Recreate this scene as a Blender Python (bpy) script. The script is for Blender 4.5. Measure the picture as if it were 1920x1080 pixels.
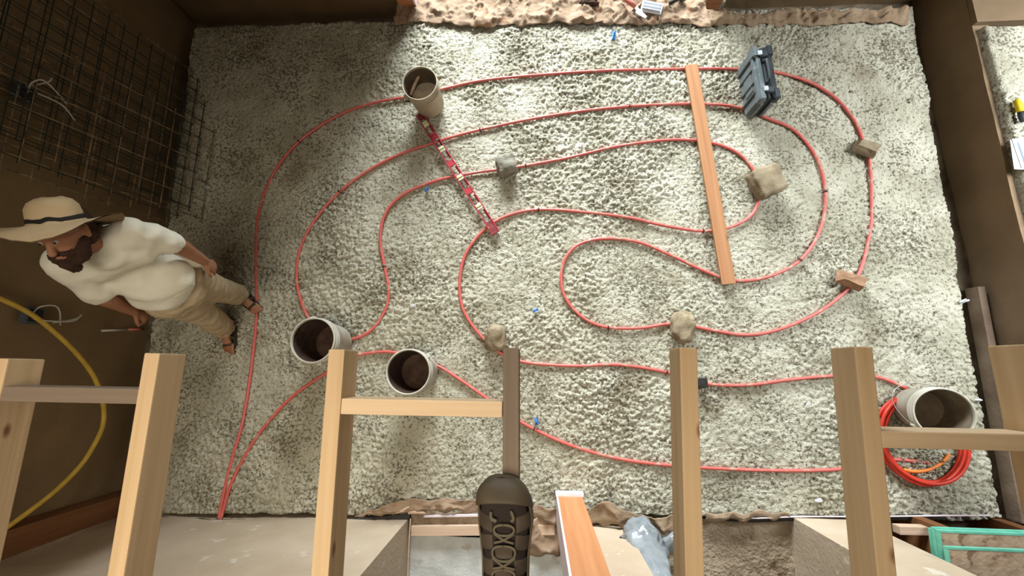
import bpy, bmesh, math, random
import numpy as np
from mathutils import Vector, Matrix, noise as mnoise
random.seed(7)
rng = np.random.default_rng(11)
for o in list(bpy.data.objects): bpy.data.objects.remove(o)
S = bpy.context.scene
C = S.collection

# ------------------------------------------------------------------ camera
FPX, CAMH = 830.0, 3.27
_n = np.array([45, -150, -FPX]); _v = np.array([70, (45*70 + FPX*FPX)/150, -FPX])
_Z = -_n/np.linalg.norm(_n); _Y = _v/np.linalg.norm(_v); _X = np.cross(_Y, _Z)
R = np.array([_X, _Y, _Z])
cam_d = bpy.data.cameras.new('camera'); cam = bpy.data.objects.new('camera', cam_d); C.objects.link(cam)
cam_d.sensor_fit = 'HORIZONTAL'; cam_d.sensor_width = 36; cam_d.lens = FPX/1920*36
cam_d.clip_start = 0.05
m4 = Matrix.Identity(4)
for i in range(3):
    for j in range(3): m4[i][j] = float(R[i][j])
m4[2][3] = CAMH
cam.matrix_world = m4
S.camera = cam

# ------------------------------------------------------------------ world, lights, exposure
S.view_settings.view_transform = 'Standard'; S.view_settings.look = 'None'
S.view_settings.gamma = 1; S.view_settings.use_curve_mapping = False
S.view_settings.exposure = 0.0
W = bpy.data.worlds.new('world'); S.world = W; W.use_nodes = True
W.node_tree.nodes['Background'].inputs[0].default_value = (0.75, 0.88, 1.0, 1)
W.node_tree.nodes['Background'].inputs[1].default_value = 0.08

def area(name, loc, target, sx, sy, power, col, spread=180):
    d = bpy.data.lights.new(name, 'AREA'); d.shape = 'RECTANGLE'; d.size = sx; d.size_y = sy
    d.energy = power; d.color = col; d.spread = math.radians(spread)
    o = bpy.data.objects.new(name, d); C.objects.link(o); o.location = loc
    o.rotation_euler = (Vector(target)-Vector(loc)).to_track_quat('-Z', 'Y').to_euler()
    return o
area('doorway_daylight', (-0.55, 7.2, 2.9), (0.1, 1.6, 0.0), 3.7, 2.6, 1600, (0.90, 0.97, 1.0))
area('overhead_fill', (-0.7, -0.6, 4.5), (-0.7, -0.6, 0.0), 2.2, 1.4, 33, (1.0, 0.90, 0.74), 92)  # added fill lamp under the roof, brightens man, joists and near floor
area('side_room_daylight', (4.6, 1.6, 3.2), (4.1, 1.4, 0.3), 1.4, 2.6, 130, (0.92, 0.97, 1.0), 100)

# ------------------------------------------------------------------ helpers
def P(px, py, z=0.0):
    r = R @ np.array([px-960, 540-py, -FPX]); t = (z-CAMH)/r[2]
    return Vector((r[0]*t, r[1]*t, z))
def Px(px, py, x):
    r = R @ np.array([px-960, 540-py, -FPX]); t = x/r[0]
    return Vector((x, r[1]*t, CAMH+r[2]*t))
def Py(px, py, y):
    r = R @ np.array([px-960, 540-py, -FPX]); t = y/r[1]
    return Vector((r[0]*t, y, CAMH+r[2]*t))

def nn(nt, t, **k):
    n = nt.nodes.new(t)
    for a, b in k.items(): setattr(n, a, b)
    return n
def mat(name, c1, c2=None, scale=6, rough=0.85, bump=0.0, bscale=60, detail=6, stretch=None, metal=0, spots=None,
        spec=0.3, trans=0, lo=0.35, hi=0.65, bdist=0.01, rnd=0.0, alpha=None, pit_shade=False):
    m = bpy.data.materials.new(name); m.use_nodes = True; nt = m.node_tree; L = nt.links
    b = nt.nodes['Principled BSDF']; b.inputs['Roughness'].default_value = rough
    b.inputs['Metallic'].default_value = metal; b.inputs['Specular IOR Level'].default_value = spec
    if trans: b.inputs['Transmission Weight'].default_value = trans
    if alpha is not None: b.inputs['Alpha'].default_value = alpha
    tc = nn(nt, 'ShaderNodeTexCoord'); mp = nn(nt, 'ShaderNodeMapping'); L.new(tc.outputs['Object'], mp.inputs[0])
    if stretch: mp.inputs['Scale'].default_value = stretch
    if rnd or stretch:
        oi = nn(nt, 'ShaderNodeObjectInfo'); mu = nn(nt, 'ShaderNodeMath', operation='MULTIPLY'); mu.inputs[1].default_value = 37
        L.new(oi.outputs['Random'], mu.inputs[0]); L.new(mu.outputs[0], mp.inputs['Location'])
    c2 = c2 or tuple(x*0.8 for x in c1)
    nz = nn(nt, 'ShaderNodeTexNoise'); nz.inputs['Scale'].default_value = scale; nz.inputs['Detail'].default_value = detail
    L.new(mp.outputs[0], nz.inputs[0])
    rp = nn(nt, 'ShaderNodeValToRGB'); rp.color_ramp.elements[0].position = lo; rp.color_ramp.elements[1].position = hi
    rp.color_ramp.elements[0].color = (*c1, 1); rp.color_ramp.elements[1].color = (*c2, 1)
    L.new(nz.outputs[0], rp.inputs[0]); out = rp.outputs[0]
    if spots:
        sc, thr, sw, col = spots
        n2 = nn(nt, 'ShaderNodeTexNoise'); n2.inputs['Scale'].default_value = sc; n2.inputs['Detail'].default_value = 3
        L.new(mp.outputs[0] if not stretch else tc.outputs['Object'], n2.inputs[0])
        r2 = nn(nt, 'ShaderNodeValToRGB'); r2.color_ramp.elements[0].position = thr; r2.color_ramp.elements[1].position = thr+sw
        L.new(n2.outputs[0], r2.inputs[0])
        mx = nn(nt, 'ShaderNodeMix', data_type='RGBA'); L.new(r2.outputs[0], mx.inputs['Factor'])
        L.new(out, mx.inputs['A']); mx.inputs['B'].default_value = (*col, 1); out = mx.outputs['Result']
    if pit_shade:  # dark flecks painted in for crevice shade, with some dirt variation
        n5 = nn(nt, 'ShaderNodeTexNoise'); n5.inputs['Scale'].default_value = 56; n5.inputs['Detail'].default_value = 3; L.new(mp.outputs[0], n5.inputs[0])
        n6 = nn(nt, 'ShaderNodeTexNoise'); n6.inputs['Scale'].default_value = 2.6; n6.inputs['Detail'].default_value = 4; L.new(mp.outputs[0], n6.inputs[0])
        ad = nn(nt, 'ShaderNodeMath', operation='MULTIPLY_ADD'); ad.inputs[1].default_value = 0.45; L.new(n6.outputs[0], ad.inputs[0]); L.new(n5.outputs[0], ad.inputs[2])
        r5 = nn(nt, 'ShaderNodeValToRGB'); r5.color_ramp.elements[0].position = 0.745; r5.color_ramp.elements[1].position = 0.86; L.new(ad.outputs[0], r5.inputs[0])
        sc = nn(nt, 'ShaderNodeMath', operation='MULTIPLY'); sc.inputs[1].default_value = 0.8; L.new(r5.outputs[0], sc.inputs[0])
        mx = nn(nt, 'ShaderNodeMix', data_type='RGBA'); L.new(sc.outputs[0], mx.inputs['Factor']); L.new(out, mx.inputs['A'])
        mx.inputs['B'].default_value = (0.10, 0.082, 0.05, 1); out = mx.outputs['Result']
    L.new(out, b.inputs['Base Color'])
    if bump:
        n3 = nn(nt, 'ShaderNodeTexNoise'); n3.inputs['Scale'].default_value = bscale; n3.inputs['Detail'].default_value = 5
        L.new(mp.outputs[0], n3.inputs[0])
        bp = nn(nt, 'ShaderNodeBump'); bp.inputs['Strength'].default_value = bump; bp.inputs['Distance'].default_value = bdist
        L.new(n3.outputs[0], bp.inputs['Height']); L.new(bp.outputs[0], b.inputs['Normal'])
    return m
def wood(name, c1, c2, knot=(0.2, 0.09, 0.04), kn=0.07):
    m = mat(name, c1, c2, scale=1.0, rough=0.7, stretch=(1.3, 34, 34), bump=0.25, bscale=2.0, lo=0.3, hi=0.7, bdist=0.004)
    nt = m.node_tree; L = nt.links; b = nt.nodes['Principled BSDF']
    src = b.inputs['Base Color'].links[0].from_socket
    tc = nn(nt, 'ShaderNodeTexCoord'); oi = nn(nt, 'ShaderNodeObjectInfo')
    ad = nn(nt, 'ShaderNodeVectorMath', operation='ADD')
    mu = nn(nt, 'ShaderNodeMath', operation='MULTIPLY'); mu.inputs[1].default_value = 17
    L.new(oi.outputs['Random'], mu.inputs[0]); L.new(tc.outputs['Object'], ad.inputs[0]); L.new(mu.outputs[0], ad.inputs[1])
    vo = nn(nt, 'ShaderNodeTexVoronoi'); vo.inputs['Scale'].default_value = 4.0
    mp = nn(nt, 'ShaderNodeMapping'); mp.inputs['Scale'].default_value = (0.8, 1.6, 1.6); L.new(ad.outputs[0], mp.inputs[0]); L.new(mp.outputs[0], vo.inputs[0])
    r = nn(nt, 'ShaderNodeValToRGB'); r.color_ramp.elements[0].position = kn*0.35; r.color_ramp.elements[1].position = kn
    r.color_ramp.elements[0].color = (1, 1, 1, 1); r.color_ramp.elements[1].color = (0, 0, 0, 1)
    L.new(vo.outputs['Distance'], r.inputs[0])
    mx = nn(nt, 'ShaderNodeMix', data_type='RGBA'); L.new(r.outputs[0], mx.inputs['Factor']); L.new(src, mx.inputs['A'])
    mx.inputs['B'].default_value = (*knot, 1); L.new(mx.outputs['Result'], b.inputs['Base Color'])
    return m

M = {}
M['slab'] = mat('rough_concrete', (0.39, 0.37, 0.275), (0.56, 0.54, 0.43), scale=3.2, rough=0.9, bump=0.9, bscale=95, bdist=0.012, spots=(2.2, 0.60, 0.12, (0.30, 0.265, 0.185)), pit_shade=True)
M['ground'] = mat('dark_subsoil', (0.10, 0.075, 0.05), (0.20, 0.16, 0.11), scale=8, rough=0.95, bump=0.8, bscale=60)
M['mud'] = mat('brown_earth_plaster', (0.18, 0.118, 0.058), (0.23, 0.153, 0.078), scale=1.6, rough=0.95, bump=0.35, bscale=70, bdist=0.006)
M['mudR'] = mat('grey_brown_plaster', (0.20, 0.137, 0.080), (0.26, 0.18, 0.11), scale=2.0, rough=0.95, bump=0.4, bscale=80, bdist=0.006)
M['pier'] = mat('pale_earth_plaster', (0.49, 0.385, 0.27), (0.57, 0.46, 0.335), scale=3, rough=0.92, bump=0.35, bscale=40, spots=(9, 0.66, 0.04, (0.62, 0.55, 0.45)))
M['earth'] = mat('rubbly_earth', (0.27, 0.20, 0.13), (0.42, 0.34, 0.24), scale=7, rough=0.95, bump=1.0, bscale=45, bdist=0.02)
M['thresh'] = mat('bluish_concrete', (0.50, 0.52, 0.50), (0.66, 0.68, 0.66), scale=9, rough=0.85, bump=0.4, bscale=50, spots=(6, 0.6, 0.08, (0.40, 0.33, 0.25)))
M['joist'] = wood('dusty_pine', (0.44, 0.30, 0.16), (0.56, 0.40, 0.235))
M['joist_shade'] = wood('shaded_pine', (0.135, 0.098, 0.068), (0.20, 0.148, 0.105))  # pine with shade put into its colour, for the dim joist and blocking
M['block'] = wood('clean_pine', (0.52, 0.37, 0.225), (0.63, 0.47, 0.30), knot=(0.4, 0.22, 0.1))
M['board'] = wood('orange_cedar_board', (0.34, 0.155, 0.065), (0.43, 0.215, 0.10), knot=(0.14, 0.05, 0.02), kn=0.16)
M['cedar'] = wood('orange_cedar', (0.50, 0.20, 0.08), (0.60, 0.28, 0.125), knot=(0.45, 0.16, 0.05))
M['pale_edge'] = mat('pale_pink_edging', (0.75, 0.62, 0.66), (0.85, 0.74, 0.76), scale=12, rough=0.6)  # pale edging colour; on the near post it stands for lit faces
M['brownwood'] = wood('dark_reddish_timber', (0.17, 0.07, 0.026), (0.23, 0.10, 0.04))
M['plank'] = wood('dusty_plank', (0.55, 0.38, 0.26), (0.7, 0.52, 0.38))
M['oldboard'] = mat('old_form_board', (0.20,0.14,0.10),(0.28,0.21,0.15), scale=8, rough=0.9, bump=0.5, bscale=50)
M['pex'] = mat('red_tubing', (0.66, 0.12, 0.10), (0.56, 0.13, 0.105), scale=25, rough=0.38, spec=0.5, spots=(18, 0.56, 0.12, (0.50, 0.27, 0.20)))
M['pexc'] = mat('clean_red_tubing', (0.66, 0.05, 0.025), (0.58, 0.04, 0.02), scale=20, rough=0.4, spec=0.4)
M['orange'] = mat('orange_tubing', (0.85, 0.25, 0.05), (0.8, 0.22, 0.04), scale=20, rough=0.4)
M['tie'] = mat('black_plastic', (0.03, 0.03, 0.03), rough=0.5)
M['black'] = mat('black_membrane', (0.02, 0.017, 0.014), (0.035, 0.03, 0.025), rough=0.6)
M['bluep'] = mat('blue_plastic', (0.05, 0.22, 0.70), rough=0.5)
M['whitep'] = mat('white_plastic', (0.72, 0.74, 0.78), rough=0.5)
M['bucket'] = mat('dusty_white_plastic', (0.62, 0.60, 0.52), (0.48, 0.44, 0.35), scale=7, rough=0.55, bump=0.1, bscale=30)
M['bucketmud'] = mat('mud_smeared_plastic', (0.50, 0.44, 0.33), (0.40, 0.34, 0.24), scale=9, rough=0.8, bump=0.3, bscale=30)
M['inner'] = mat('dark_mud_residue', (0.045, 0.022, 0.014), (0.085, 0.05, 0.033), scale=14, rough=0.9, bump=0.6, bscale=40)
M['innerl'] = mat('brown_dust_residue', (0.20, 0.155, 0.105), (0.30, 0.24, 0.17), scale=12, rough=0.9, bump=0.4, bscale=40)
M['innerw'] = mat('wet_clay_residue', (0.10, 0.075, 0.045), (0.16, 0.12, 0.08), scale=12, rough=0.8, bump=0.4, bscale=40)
M['slurry'] = mat('clay_slurry', (0.46, 0.38, 0.29), (0.54, 0.46, 0.36), scale=9, rough=0.6, bump=0.5, bscale=20)
M['steel'] = mat('galvanised_steel', (0.5, 0.5, 0.48), rough=0.4, metal=0.8)
M['redm'] = mat('red_aluminium', (0.46, 0.035, 0.05), (0.36, 0.022, 0.035), scale=12, rough=0.4, spec=0.5, spots=(20, 0.62, 0.08, (0.55, 0.25, 0.22)))
M['darkred'] = mat('dark_red_web', (0.16, 0.02, 0.03), (0.25, 0.05, 0.05), scale=20, rough=0.5)
M['vial'] = mat('pale_vial_plastic', (0.66, 0.66, 0.55), (0.75, 0.72, 0.6), rough=0.4)
M['vialg'] = mat('yellow_green_vial', (0.55, 0.62, 0.15), rough=0.2)
M['case'] = mat('slate_grey_plastic', (0.13, 0.16, 0.17), (0.19, 0.22, 0.23), scale=6, rough=0.55, spec=0.4, spots=(14, 0.62, 0.1, (0.27, 0.28, 0.27)))
M['cased'] = mat('dark_grey_plastic', (0.035, 0.045, 0.05), (0.06, 0.07, 0.075), rough=0.55)
M['caseg'] = mat('light_grey_latch', (0.55, 0.58, 0.6), rough=0.5)
M['stone1'] = mat('grey_stone', (0.17, 0.155, 0.12), (0.30, 0.28, 0.225), scale=11, rough=0.9, bump=0.9, bscale=30)
M['stone2'] = mat('tan_stone', (0.20, 0.155, 0.095), (0.34, 0.275, 0.18), scale=9, rough=0.9, bump=0.7, bscale=25)
M['stone3'] = mat('brown_brick', (0.33, 0.19, 0.11), (0.45, 0.28, 0.17), scale=9, rough=0.9, bump=0.5, bscale=40)
M['burlap'] = mat('pinkish_burlap', (0.37, 0.265, 0.18), (0.29, 0.20, 0.13), scale=5, rough=0.95, bump=0.7, bscale=90, bdist=0.004, spots=(12, 0.60, 0.06, (0.34, 0.19, 0.11)))
M['burlapd'] = mat('brown_burlap', (0.36, 0.26, 0.17), (0.26, 0.18, 0.11), scale=6, rough=0.95, bump=0.7, bscale=90, bdist=0.004)
M['film'] = mat('clear_film', (0.60, 0.66, 0.70), (0.42, 0.47, 0.50), scale=15, rough=0.18, spec=0.8, trans=0.55, bump=0.5, bscale=25)
M['wire'] = mat('rusty_steel_wire', (0.40, 0.30, 0.18), (0.09, 0.07, 0.045), scale=15, rough=0.55, metal=0.4)
M['wiregreen'] = mat('greenish_steel_wire', (0.05, 0.062, 0.042), (0.025, 0.03, 0.024), scale=15, rough=0.5, metal=0.4)
M['yellow'] = mat('yellow_hose', (0.62, 0.41, 0.07), (0.5, 0.32, 0.05), scale=15, rough=0.5)
M['cablew'] = mat('white_cable', (0.62, 0.58, 0.50), rough=0.5)
M['boxb'] = mat('grey_blue_box', (0.10, 0.12, 0.15), rough=0.5)
M['osb'] = mat('brown_strand_board', (0.36, 0.245, 0.155), (0.50, 0.37, 0.25), scale=16, rough=0.85, bump=0.4, bscale=60, spots=(12, 0.62, 0.05, (0.24, 0.15, 0.09)))
M['green'] = mat('green_edge_paint', (0.13, 0.46, 0.33), (0.18, 0.56, 0.42), scale=25, rough=0.6)
M['shirt'] = mat('off_white_cotton', (0.72, 0.68, 0.55), (0.78, 0.75, 0.63), scale=4, rough=0.95, bump=0.2, bscale=30)
M['pants'] = mat('khaki_cotton', (0.52, 0.41, 0.27), (0.44, 0.34, 0.21), scale=8, rough=0.95, bump=0.3, bscale=25)
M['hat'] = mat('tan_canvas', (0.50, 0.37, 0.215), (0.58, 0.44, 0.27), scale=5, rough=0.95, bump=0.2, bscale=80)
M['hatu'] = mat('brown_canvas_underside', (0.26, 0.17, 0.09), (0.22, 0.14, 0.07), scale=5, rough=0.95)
M['band'] = mat('black_ribbon', (0.02, 0.017, 0.015), rough=0.8)
M['skin'] = mat('tanned_skin', (0.36, 0.17, 0.095), (0.30, 0.13, 0.07), scale=9, rough=0.6, bump=0.1)
M['skinl'] = mat('light_skin', (0.62, 0.33, 0.21), (0.52, 0.25, 0.15), scale=14, rough=0.55, bump=0.15, bscale=60)
M['hair'] = mat('dark_brown_hair', (0.035, 0.015, 0.009), (0.06, 0.028, 0.016), scale=40, rough=0.9, bump=0.9, bscale=120)
M['eye'] = mat('eye_white', (0.4, 0.36, 0.3), rough=0.3)
M['iris'] = mat('dark_iris', (0.03, 0.015, 0.01), rough=0.2)
M['sandal'] = mat('dark_olive_brown_leather', (0.04, 0.028, 0.018), (0.07, 0.05, 0.032), scale=14, rough=0.7, bump=0.25, bscale=80, bdist=0.003)
M['rubber'] = mat('olive_brown_rubber', (0.05, 0.036, 0.019), (0.078, 0.057, 0.032), scale=9, rough=0.6)
M['inside'] = mat('dark_lining', (0.025, 0.017, 0.013), rough=0.9)
M['cord'] = mat('olive_cord', (0.12, 0.095, 0.055), rough=0.7)
M['papr'] = mat('white_paper', (0.80, 0.85, 0.88), rough=0.7)
M['ink'] = mat('grey_blue_ink', (0.20, 0.26, 0.33), rough=0.7)
M['ytool'] = mat('bright_yellow_grip', (0.85, 0.62, 0.03), rough=0.5)
M['pinkt'] = mat('pinkish_red_handle', (0.70, 0.22, 0.17), rough=0.5)

def setp(o, label=None, cat=None, group=None, kind=None):
    if label: o['label'] = label
    if cat: o['category'] = cat
    if group: o['group'] = group
    if kind: o['kind'] = kind
    return o
def empty(name, loc=(0, 0, 0), rot=(0, 0, 0), **k):
    o = bpy.data.objects.new(name, None); C.objects.link(o); o.location = loc; o.rotation_euler = rot
    o.empty_display_size = 0.05
    return setp(o, **k)
def link(name, me, m, parent=None, loc=None, rot=None, smooth=False, **k):
    if m is not None and not me.materials: me.materials.append(m)
    o = bpy.data.objects.new(name, me); C.objects.link(o)
    if parent: o.parent = parent
    if loc is not None: o.location = loc
    if rot is not None: o.rotation_euler = rot
    if smooth: me.polygons.foreach_set('use_smooth', [True]*len(me.polygons))
    return setp(o, **k)
def bmobj(name, bm, m, parent=None, **k):
    bmesh.ops.recalc_face_normals(bm, faces=bm.faces)
    me = bpy.data.meshes.new(name); bm.to_mesh(me); bm.free()
    return link(name, me, m, parent, **k)
def pyobj(name, v, f, m, parent=None, **k):
    me = bpy.data.meshes.new(name); me.from_pydata([tuple(p) for p in v], [], f); me.update()
    return link(name, me, m, parent, **k)
def addbox(bm, c, s, rot=None, bev=0.0):
    r = bmesh.ops.create_cube(bm, size=1.0); vs = r['verts']
    mt = Matrix.Translation(c) @ (rot.to_4x4() if rot else Matrix.Identity(4)) @ Matrix.Diagonal((*s, 1))
    bmesh.ops.transform(bm, matrix=mt, verts=vs)
    if bev:
        es = list({e for v in vs for e in v.link_edges})
        bmesh.ops.bevel(bm, geom=es, offset=bev, segments=2, affect='EDGES', profile=0.6)
def box(name, c, s, m, parent=None, bev=0.0, **k):
    bm = bmesh.new(); addbox(bm, c, s, None, bev); return bmobj(name, bm, m, parent, **k)
def catmull(pts, n=8, closed=False):
    pts = [Vector(p) for p in pts]; out = []
    for i in range(len(pts)-1):
        a = pts[i-1] if i else pts[0]*2-pts[1]; b = pts[i]; c = pts[i+1]
        d = pts[i+2] if i+2 < len(pts) else pts[-1]*2-pts[-2]
        for j in range(n):
            t = j/n
            out.append(0.5*((2*b)+(c-a)*t+(2*a-5*b+4*c-d)*t*t+(-a+3*b-3*c+d)*t**3))
    out.append(pts[-1]); return out
def tube_data(path, r, seg=8, cap=True):
    path = [Vector(p) for p in path]; V = []; F = []; n = len(path)
    up = Vector((0, 0, 1)); t0 = (path[1]-path[0]).normalized()
    if abs(t0.dot(up)) > 0.9: up = Vector((1, 0, 0))
    nrm = (up - t0*up.dot(t0)).normalized()
    for i, p in enumerate(path):
        t = (path[min(i+1, n-1)]-path[max(i-1, 0)]).normalized()
        nrm = (nrm - t*nrm.dot(t)).normalized(); b = t.cross(nrm)
        rr = r[i] if isinstance(r, (list, tuple)) else r
        for k in range(seg):
            a = 2*math.pi*k/seg; V.append(p+(nrm*math.cos(a)+b*math.sin(a))*rr)
    for i in range(n-1):
        for k in range(seg):
            F.append((i*seg+k, i*seg+(k+1) % seg, (i+1)*seg+(k+1) % seg, (i+1)*seg+k))
    if cap: F.append(tuple(range(seg-1, -1, -1))); F.append(tuple((n-1)*seg+k for k in range(seg)))
    return V, F
def tube(name, path, r, m, parent=None, seg=8, **k):
    V, F = tube_data(path, r, seg); return pyobj(name, V, F, m, parent, smooth=k.pop('smooth', True), **k)
def lathe(name, prof, m, parent=None, seg=40, capb=True, capt=False, **k):
    V = []; F = []; n = len(prof)
    for (r, z) in prof:
        for i in range(seg):
            a = 2*math.pi*i/seg; V.append((r*math.cos(a), r*math.sin(a), z))
    for j in range(n-1):
        for i in range(seg): F.append((j*seg+i, j*seg+(i+1) % seg, (j+1)*seg+(i+1) % seg, (j+1)*seg+i))
    if capb: F.append(tuple(range(seg-1, -1, -1)))
    if capt: F.append(tuple((n-1)*seg+i for i in range(seg)))
    return pyobj(name, V, F, m, parent, smooth=True, **k)
def fbm(p, o=3):
    return mnoise.fractal(Vector(p), 1.0, 2.0, o)
def prism(name, poly, z0, z1, m, parent=None, **k):
    n = len(poly); V = [(x, y, z0) for x, y in poly]+[(x, y, z1) for x, y in poly]
    F = [tuple(range(n-1, -1, -1)), tuple(range(n, 2*n))]+[(i, (i+1) % n, n+(i+1) % n, n+i) for i in range(n)]
    return pyobj(name, V, F, m, parent, **k)

# numpy value noise
def vnoise(x, y, s, seed):
    r = np.random.default_rng(seed); g = r.random((257, 257))
    X = x*s+40.3; Y = y*s+40.7; xi = np.floor(X).astype(int); yi = np.floor(Y).astype(int); fx = X-xi; fy = Y-yi
    fx = fx*fx*(3-2*fx); fy = fy*fy*(3-2*fy); xi %= 256; yi %= 256
    return (g[xi, yi]*(1-fx)+g[xi+1, yi]*fx)*(1-fy)+(g[xi, yi+1]*(1-fx)+g[xi+1, yi+1]*fx)*fy
def vf(x, y, s, seed, o=4):
    a = 0; w = 0.5; t = 0
    for i in range(o): a = a+w*vnoise(x, y, s*2**i, seed+i); t += w; w *= 0.5
    return a/t
def lumps(x, y, cell, seed):
    r = np.random.default_rng(seed); N = 1024
    jx = r.random((N, N)); jy = r.random((N, N)); ja = r.random((N, N)); an = r.random((N, N))*math.pi
    X = x/cell+300; Y = y/cell+300; xi = np.floor(X).astype(int); yi = np.floor(Y).astype(int)
    H = np.zeros_like(X)
    for dx in (-1, 0, 1):
        for dy in (-1, 0, 1):
            cx = xi+dx; cy = yi+dy; a = cx % N; b = cy % N
            ex = X-(cx+0.15+0.7*jx[a, b]); ey = Y-(cy+0.15+0.7*jy[a, b])
            c = np.cos(an[a, b]); s = np.sin(an[a, b]); u = ex*c+ey*s; v = -ex*s+ey*c
            rad = 0.45+0.35*ja[a, b]
            d = (u/(rad*1.25))**2+(v/(rad*0.8))**2
            H = np.maximum(H, np.sqrt(np.clip(1-d, 0, 1))*(0.35+0.65*ja[a, b]))
    return H
def grid_mesh(name, X, Y, Z, m, mask=None, **k):
    ny, nx = X.shape
    V = np.stack([X, Y, Z], -1).reshape(-1, 3).astype(np.float32)
    idx = np.arange(nx*ny).reshape(ny, nx)
    q = np.stack([idx[:-1, :-1], idx[:-1, 1:], idx[1:, 1:], idx[1:, :-1]], -1).reshape(-1, 4)
    if mask is not None: q = q[mask.reshape(-1)]
    me = bpy.data.meshes.new(name); me.vertices.add(len(V)); me.vertices.foreach_set('co', V.ravel())
    me.loops.add(q.size); me.loops.foreach_set('vertex_index', q.ravel().astype(np.int32))
    me.polygons.add(len(q)); me.polygons.foreach_set('loop_start', np.arange(0, q.size, 4, dtype=np.int32))
    me.update(); me.validate()
    return link(name, me, m, smooth=True, **k)

# ------------------------------------------------------------------ the setting
# floor slab: rough pebbly concrete, relief is real geometry
def slab(name, c00, c10, c11, c01, nx, ny, m, seed, z0=0.0, edge=0.03, tracks=True, depth=0.1):
    u = np.linspace(0, 1, nx)[None, :]; v = np.linspace(0, 1, ny)[:, None]
    X = (c00[0]*(1-u)+c10[0]*u)*(1-v)+(c01[0]*(1-u)+c11[0]*u)*v
    Y = (c00[1]*(1-u)+c10[1]*u)*(1-v)+(c01[1]*(1-u)+c11[1]*u)*v
    L = lumps(X, Y, 0.028, seed)**0.8; L2 = lumps(X+0.4, Y, 0.0175, seed+5)
    msk = np.clip((vf(X, Y, 1.15, seed+9, 4)-0.34)*5.5, 0.36, 1)
    Z = (L*0.026+L2*0.009)*msk + (vf(X, Y, 2.0, seed+20, 5)-0.5)*0.02 + (vf(X, Y, 26, seed+30, 3)-0.5)*0.005
    if tracks:
        for k in range(34):
            a = math.radians(rng.normal(205, 14)); cx = rng.normal(2.45, 0.30); cy = rng.normal(0.30, 0.55)
            dx, dy = math.cos(a), math.sin(a); U = (X-cx)*dx+(Y-cy)*dy; Wd = -(X-cx)*dy+(Y-cy)*dx+0.10*U*U
            Z -= 0.012*np.exp(-(Wd/0.012)**2)*np.clip(1.2-np.abs(U)/rng.uniform(0.10, 0.30), 0, 1)
        for k in range(30):
            a = math.radians(rng.normal(80, 30)); cx = rng.uniform(1.2, 2.6); cy = rng.uniform(1.2, 2.7)
            dx, dy = math.cos(a), math.sin(a); U = (X-cx)*dx+(Y-cy)*dy; Wd = -(X-cx)*dy+(Y-cy)*dx
            Z -= 0.008*np.exp(-(Wd/0.011)**2)*np.clip(1.2-np.abs(U)/0.08, 0, 1)
    Z = Z+z0-0.015
    e = np.minimum(np.minimum(u, 1-u)*(nx-1), np.minimum(v, 1-v)*(ny-1))+0*X
    # ragged edges
    X = X+np.where(e < 3, (vf(Y, X*0, 5, seed+50, 4)-0.5)*edge*2, 0)*np.where((u < 0.1) | (u > 0.9), 1, 0)
    Y = Y+np.where(e < 3, (vf(X, Y*0, 5, seed+60, 4)-0.5)*edge*2, 0)*np.where((v < 0.1) | (v > 0.9), 1, 0)
    Z = np.where(e < 1, z0-depth, np.where(e < 2, Z-0.012, Z))
    return grid_mesh(name, X, Y, Z, m, kind='structure')
slab('floor', (-2.94, -1.08), (3.04, -0.93), (3.03, 2.93), (-3.03, 2.93), 820, 530, M['slab'], 3)
prism('floor_subgrade', [(-3.6, -3.2), (5.6, -3.2), (5.6, 6.6), (-3.6, 6.6)], -0.35, -0.14, M['ground'], kind='structure')
slab('floor_raised', (3.335, -1.0), (5.2, -1.0), (5.2, 2.50), (3.175, 2.48), 170, 290, M['slab'], 71, z0=0.322, edge=0.012, tracks=False, depth=0.16)

def rough_panel(name, A, B, h, m, thick=0.2, seed=0, amp=0.008, battr=0.0, nseg=0.05):
    """earthen wall from floor line A-B, front surface to the left of A->B, height h"""
    A = Vector((*A, 0)); B = Vector((*B, 0)); d = B-A; L = d.length; d.normalize(); n = Vector((-d.y, d.x, 0))
    nu = max(2, int(L/nseg)); nv = max(2, int(h/nseg)); V = []; F = []
    for j in range(nv+1):
        for i in range(nu+1):
            p = A+d*(L*i/nu); z = -0.15+(h+0.15)*j/nv
            q = fbm((p.x*2+seed, p.y*2, z*2), 4)*amp if 0 < i < nu else 0
            V.append(p+n*(q-battr*max(0, z))+Vector((0, 0, z)))
    for j in range(nv):
        for i in range(nu): a = j*(nu+1)+i; F.append((a, a+1, a+nu+2, a+nu+1))
    k = len(V)
    for p, z in ((A, -0.15), (B, -0.15), (B, h), (A, h)): V.append(p-n*(thick+battr*max(0, z))+Vector((0, 0, z)))
    w = nu+1
    F.append((k, k+3, k+2, k+1))
    F.append((*[i for i in range(nu, -1, -1)], k, k+1))
    F.append((*[nv*w+i for i in range(nu+1)], k+2, k+3))
    F.append((*[j*w for j in range(nv+1)], k+3, k))
    F.append((*[j*w+nu for j in range(nv, -1, -1)], k+1, k+2))
    return pyobj(name, V, F, m, kind='structure', smooth=False)
rough_panel('wall_left', (-3.13, 3.05), (-3.13, -1.25), 4.6, M['mud'], 0.35, 1, 0.02, nseg=0.09)
rough_panel('wall_far_left', (-1.19, 3.06), (-3.45, 3.06), 4.6, M['mud'], 0.3, 2, 0.02, nseg=0.09)
rough_panel('wall_far_right', (3.4, 3.06), (1.56, 3.06), 4.6, M['mud'], 0.3, 3, 0.02, nseg=0.09)
rough_panel('wall_right', (3.31, -1.2), (3.13, 3.06), 0.262, M['mudR'], 0.12, 4, 0.02, nseg=0.05)
box('wall_far_above_door', (0.18, 3.2, 3.5), (2.76, 0.3, 2.2), M['mud'], kind='structure')
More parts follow.
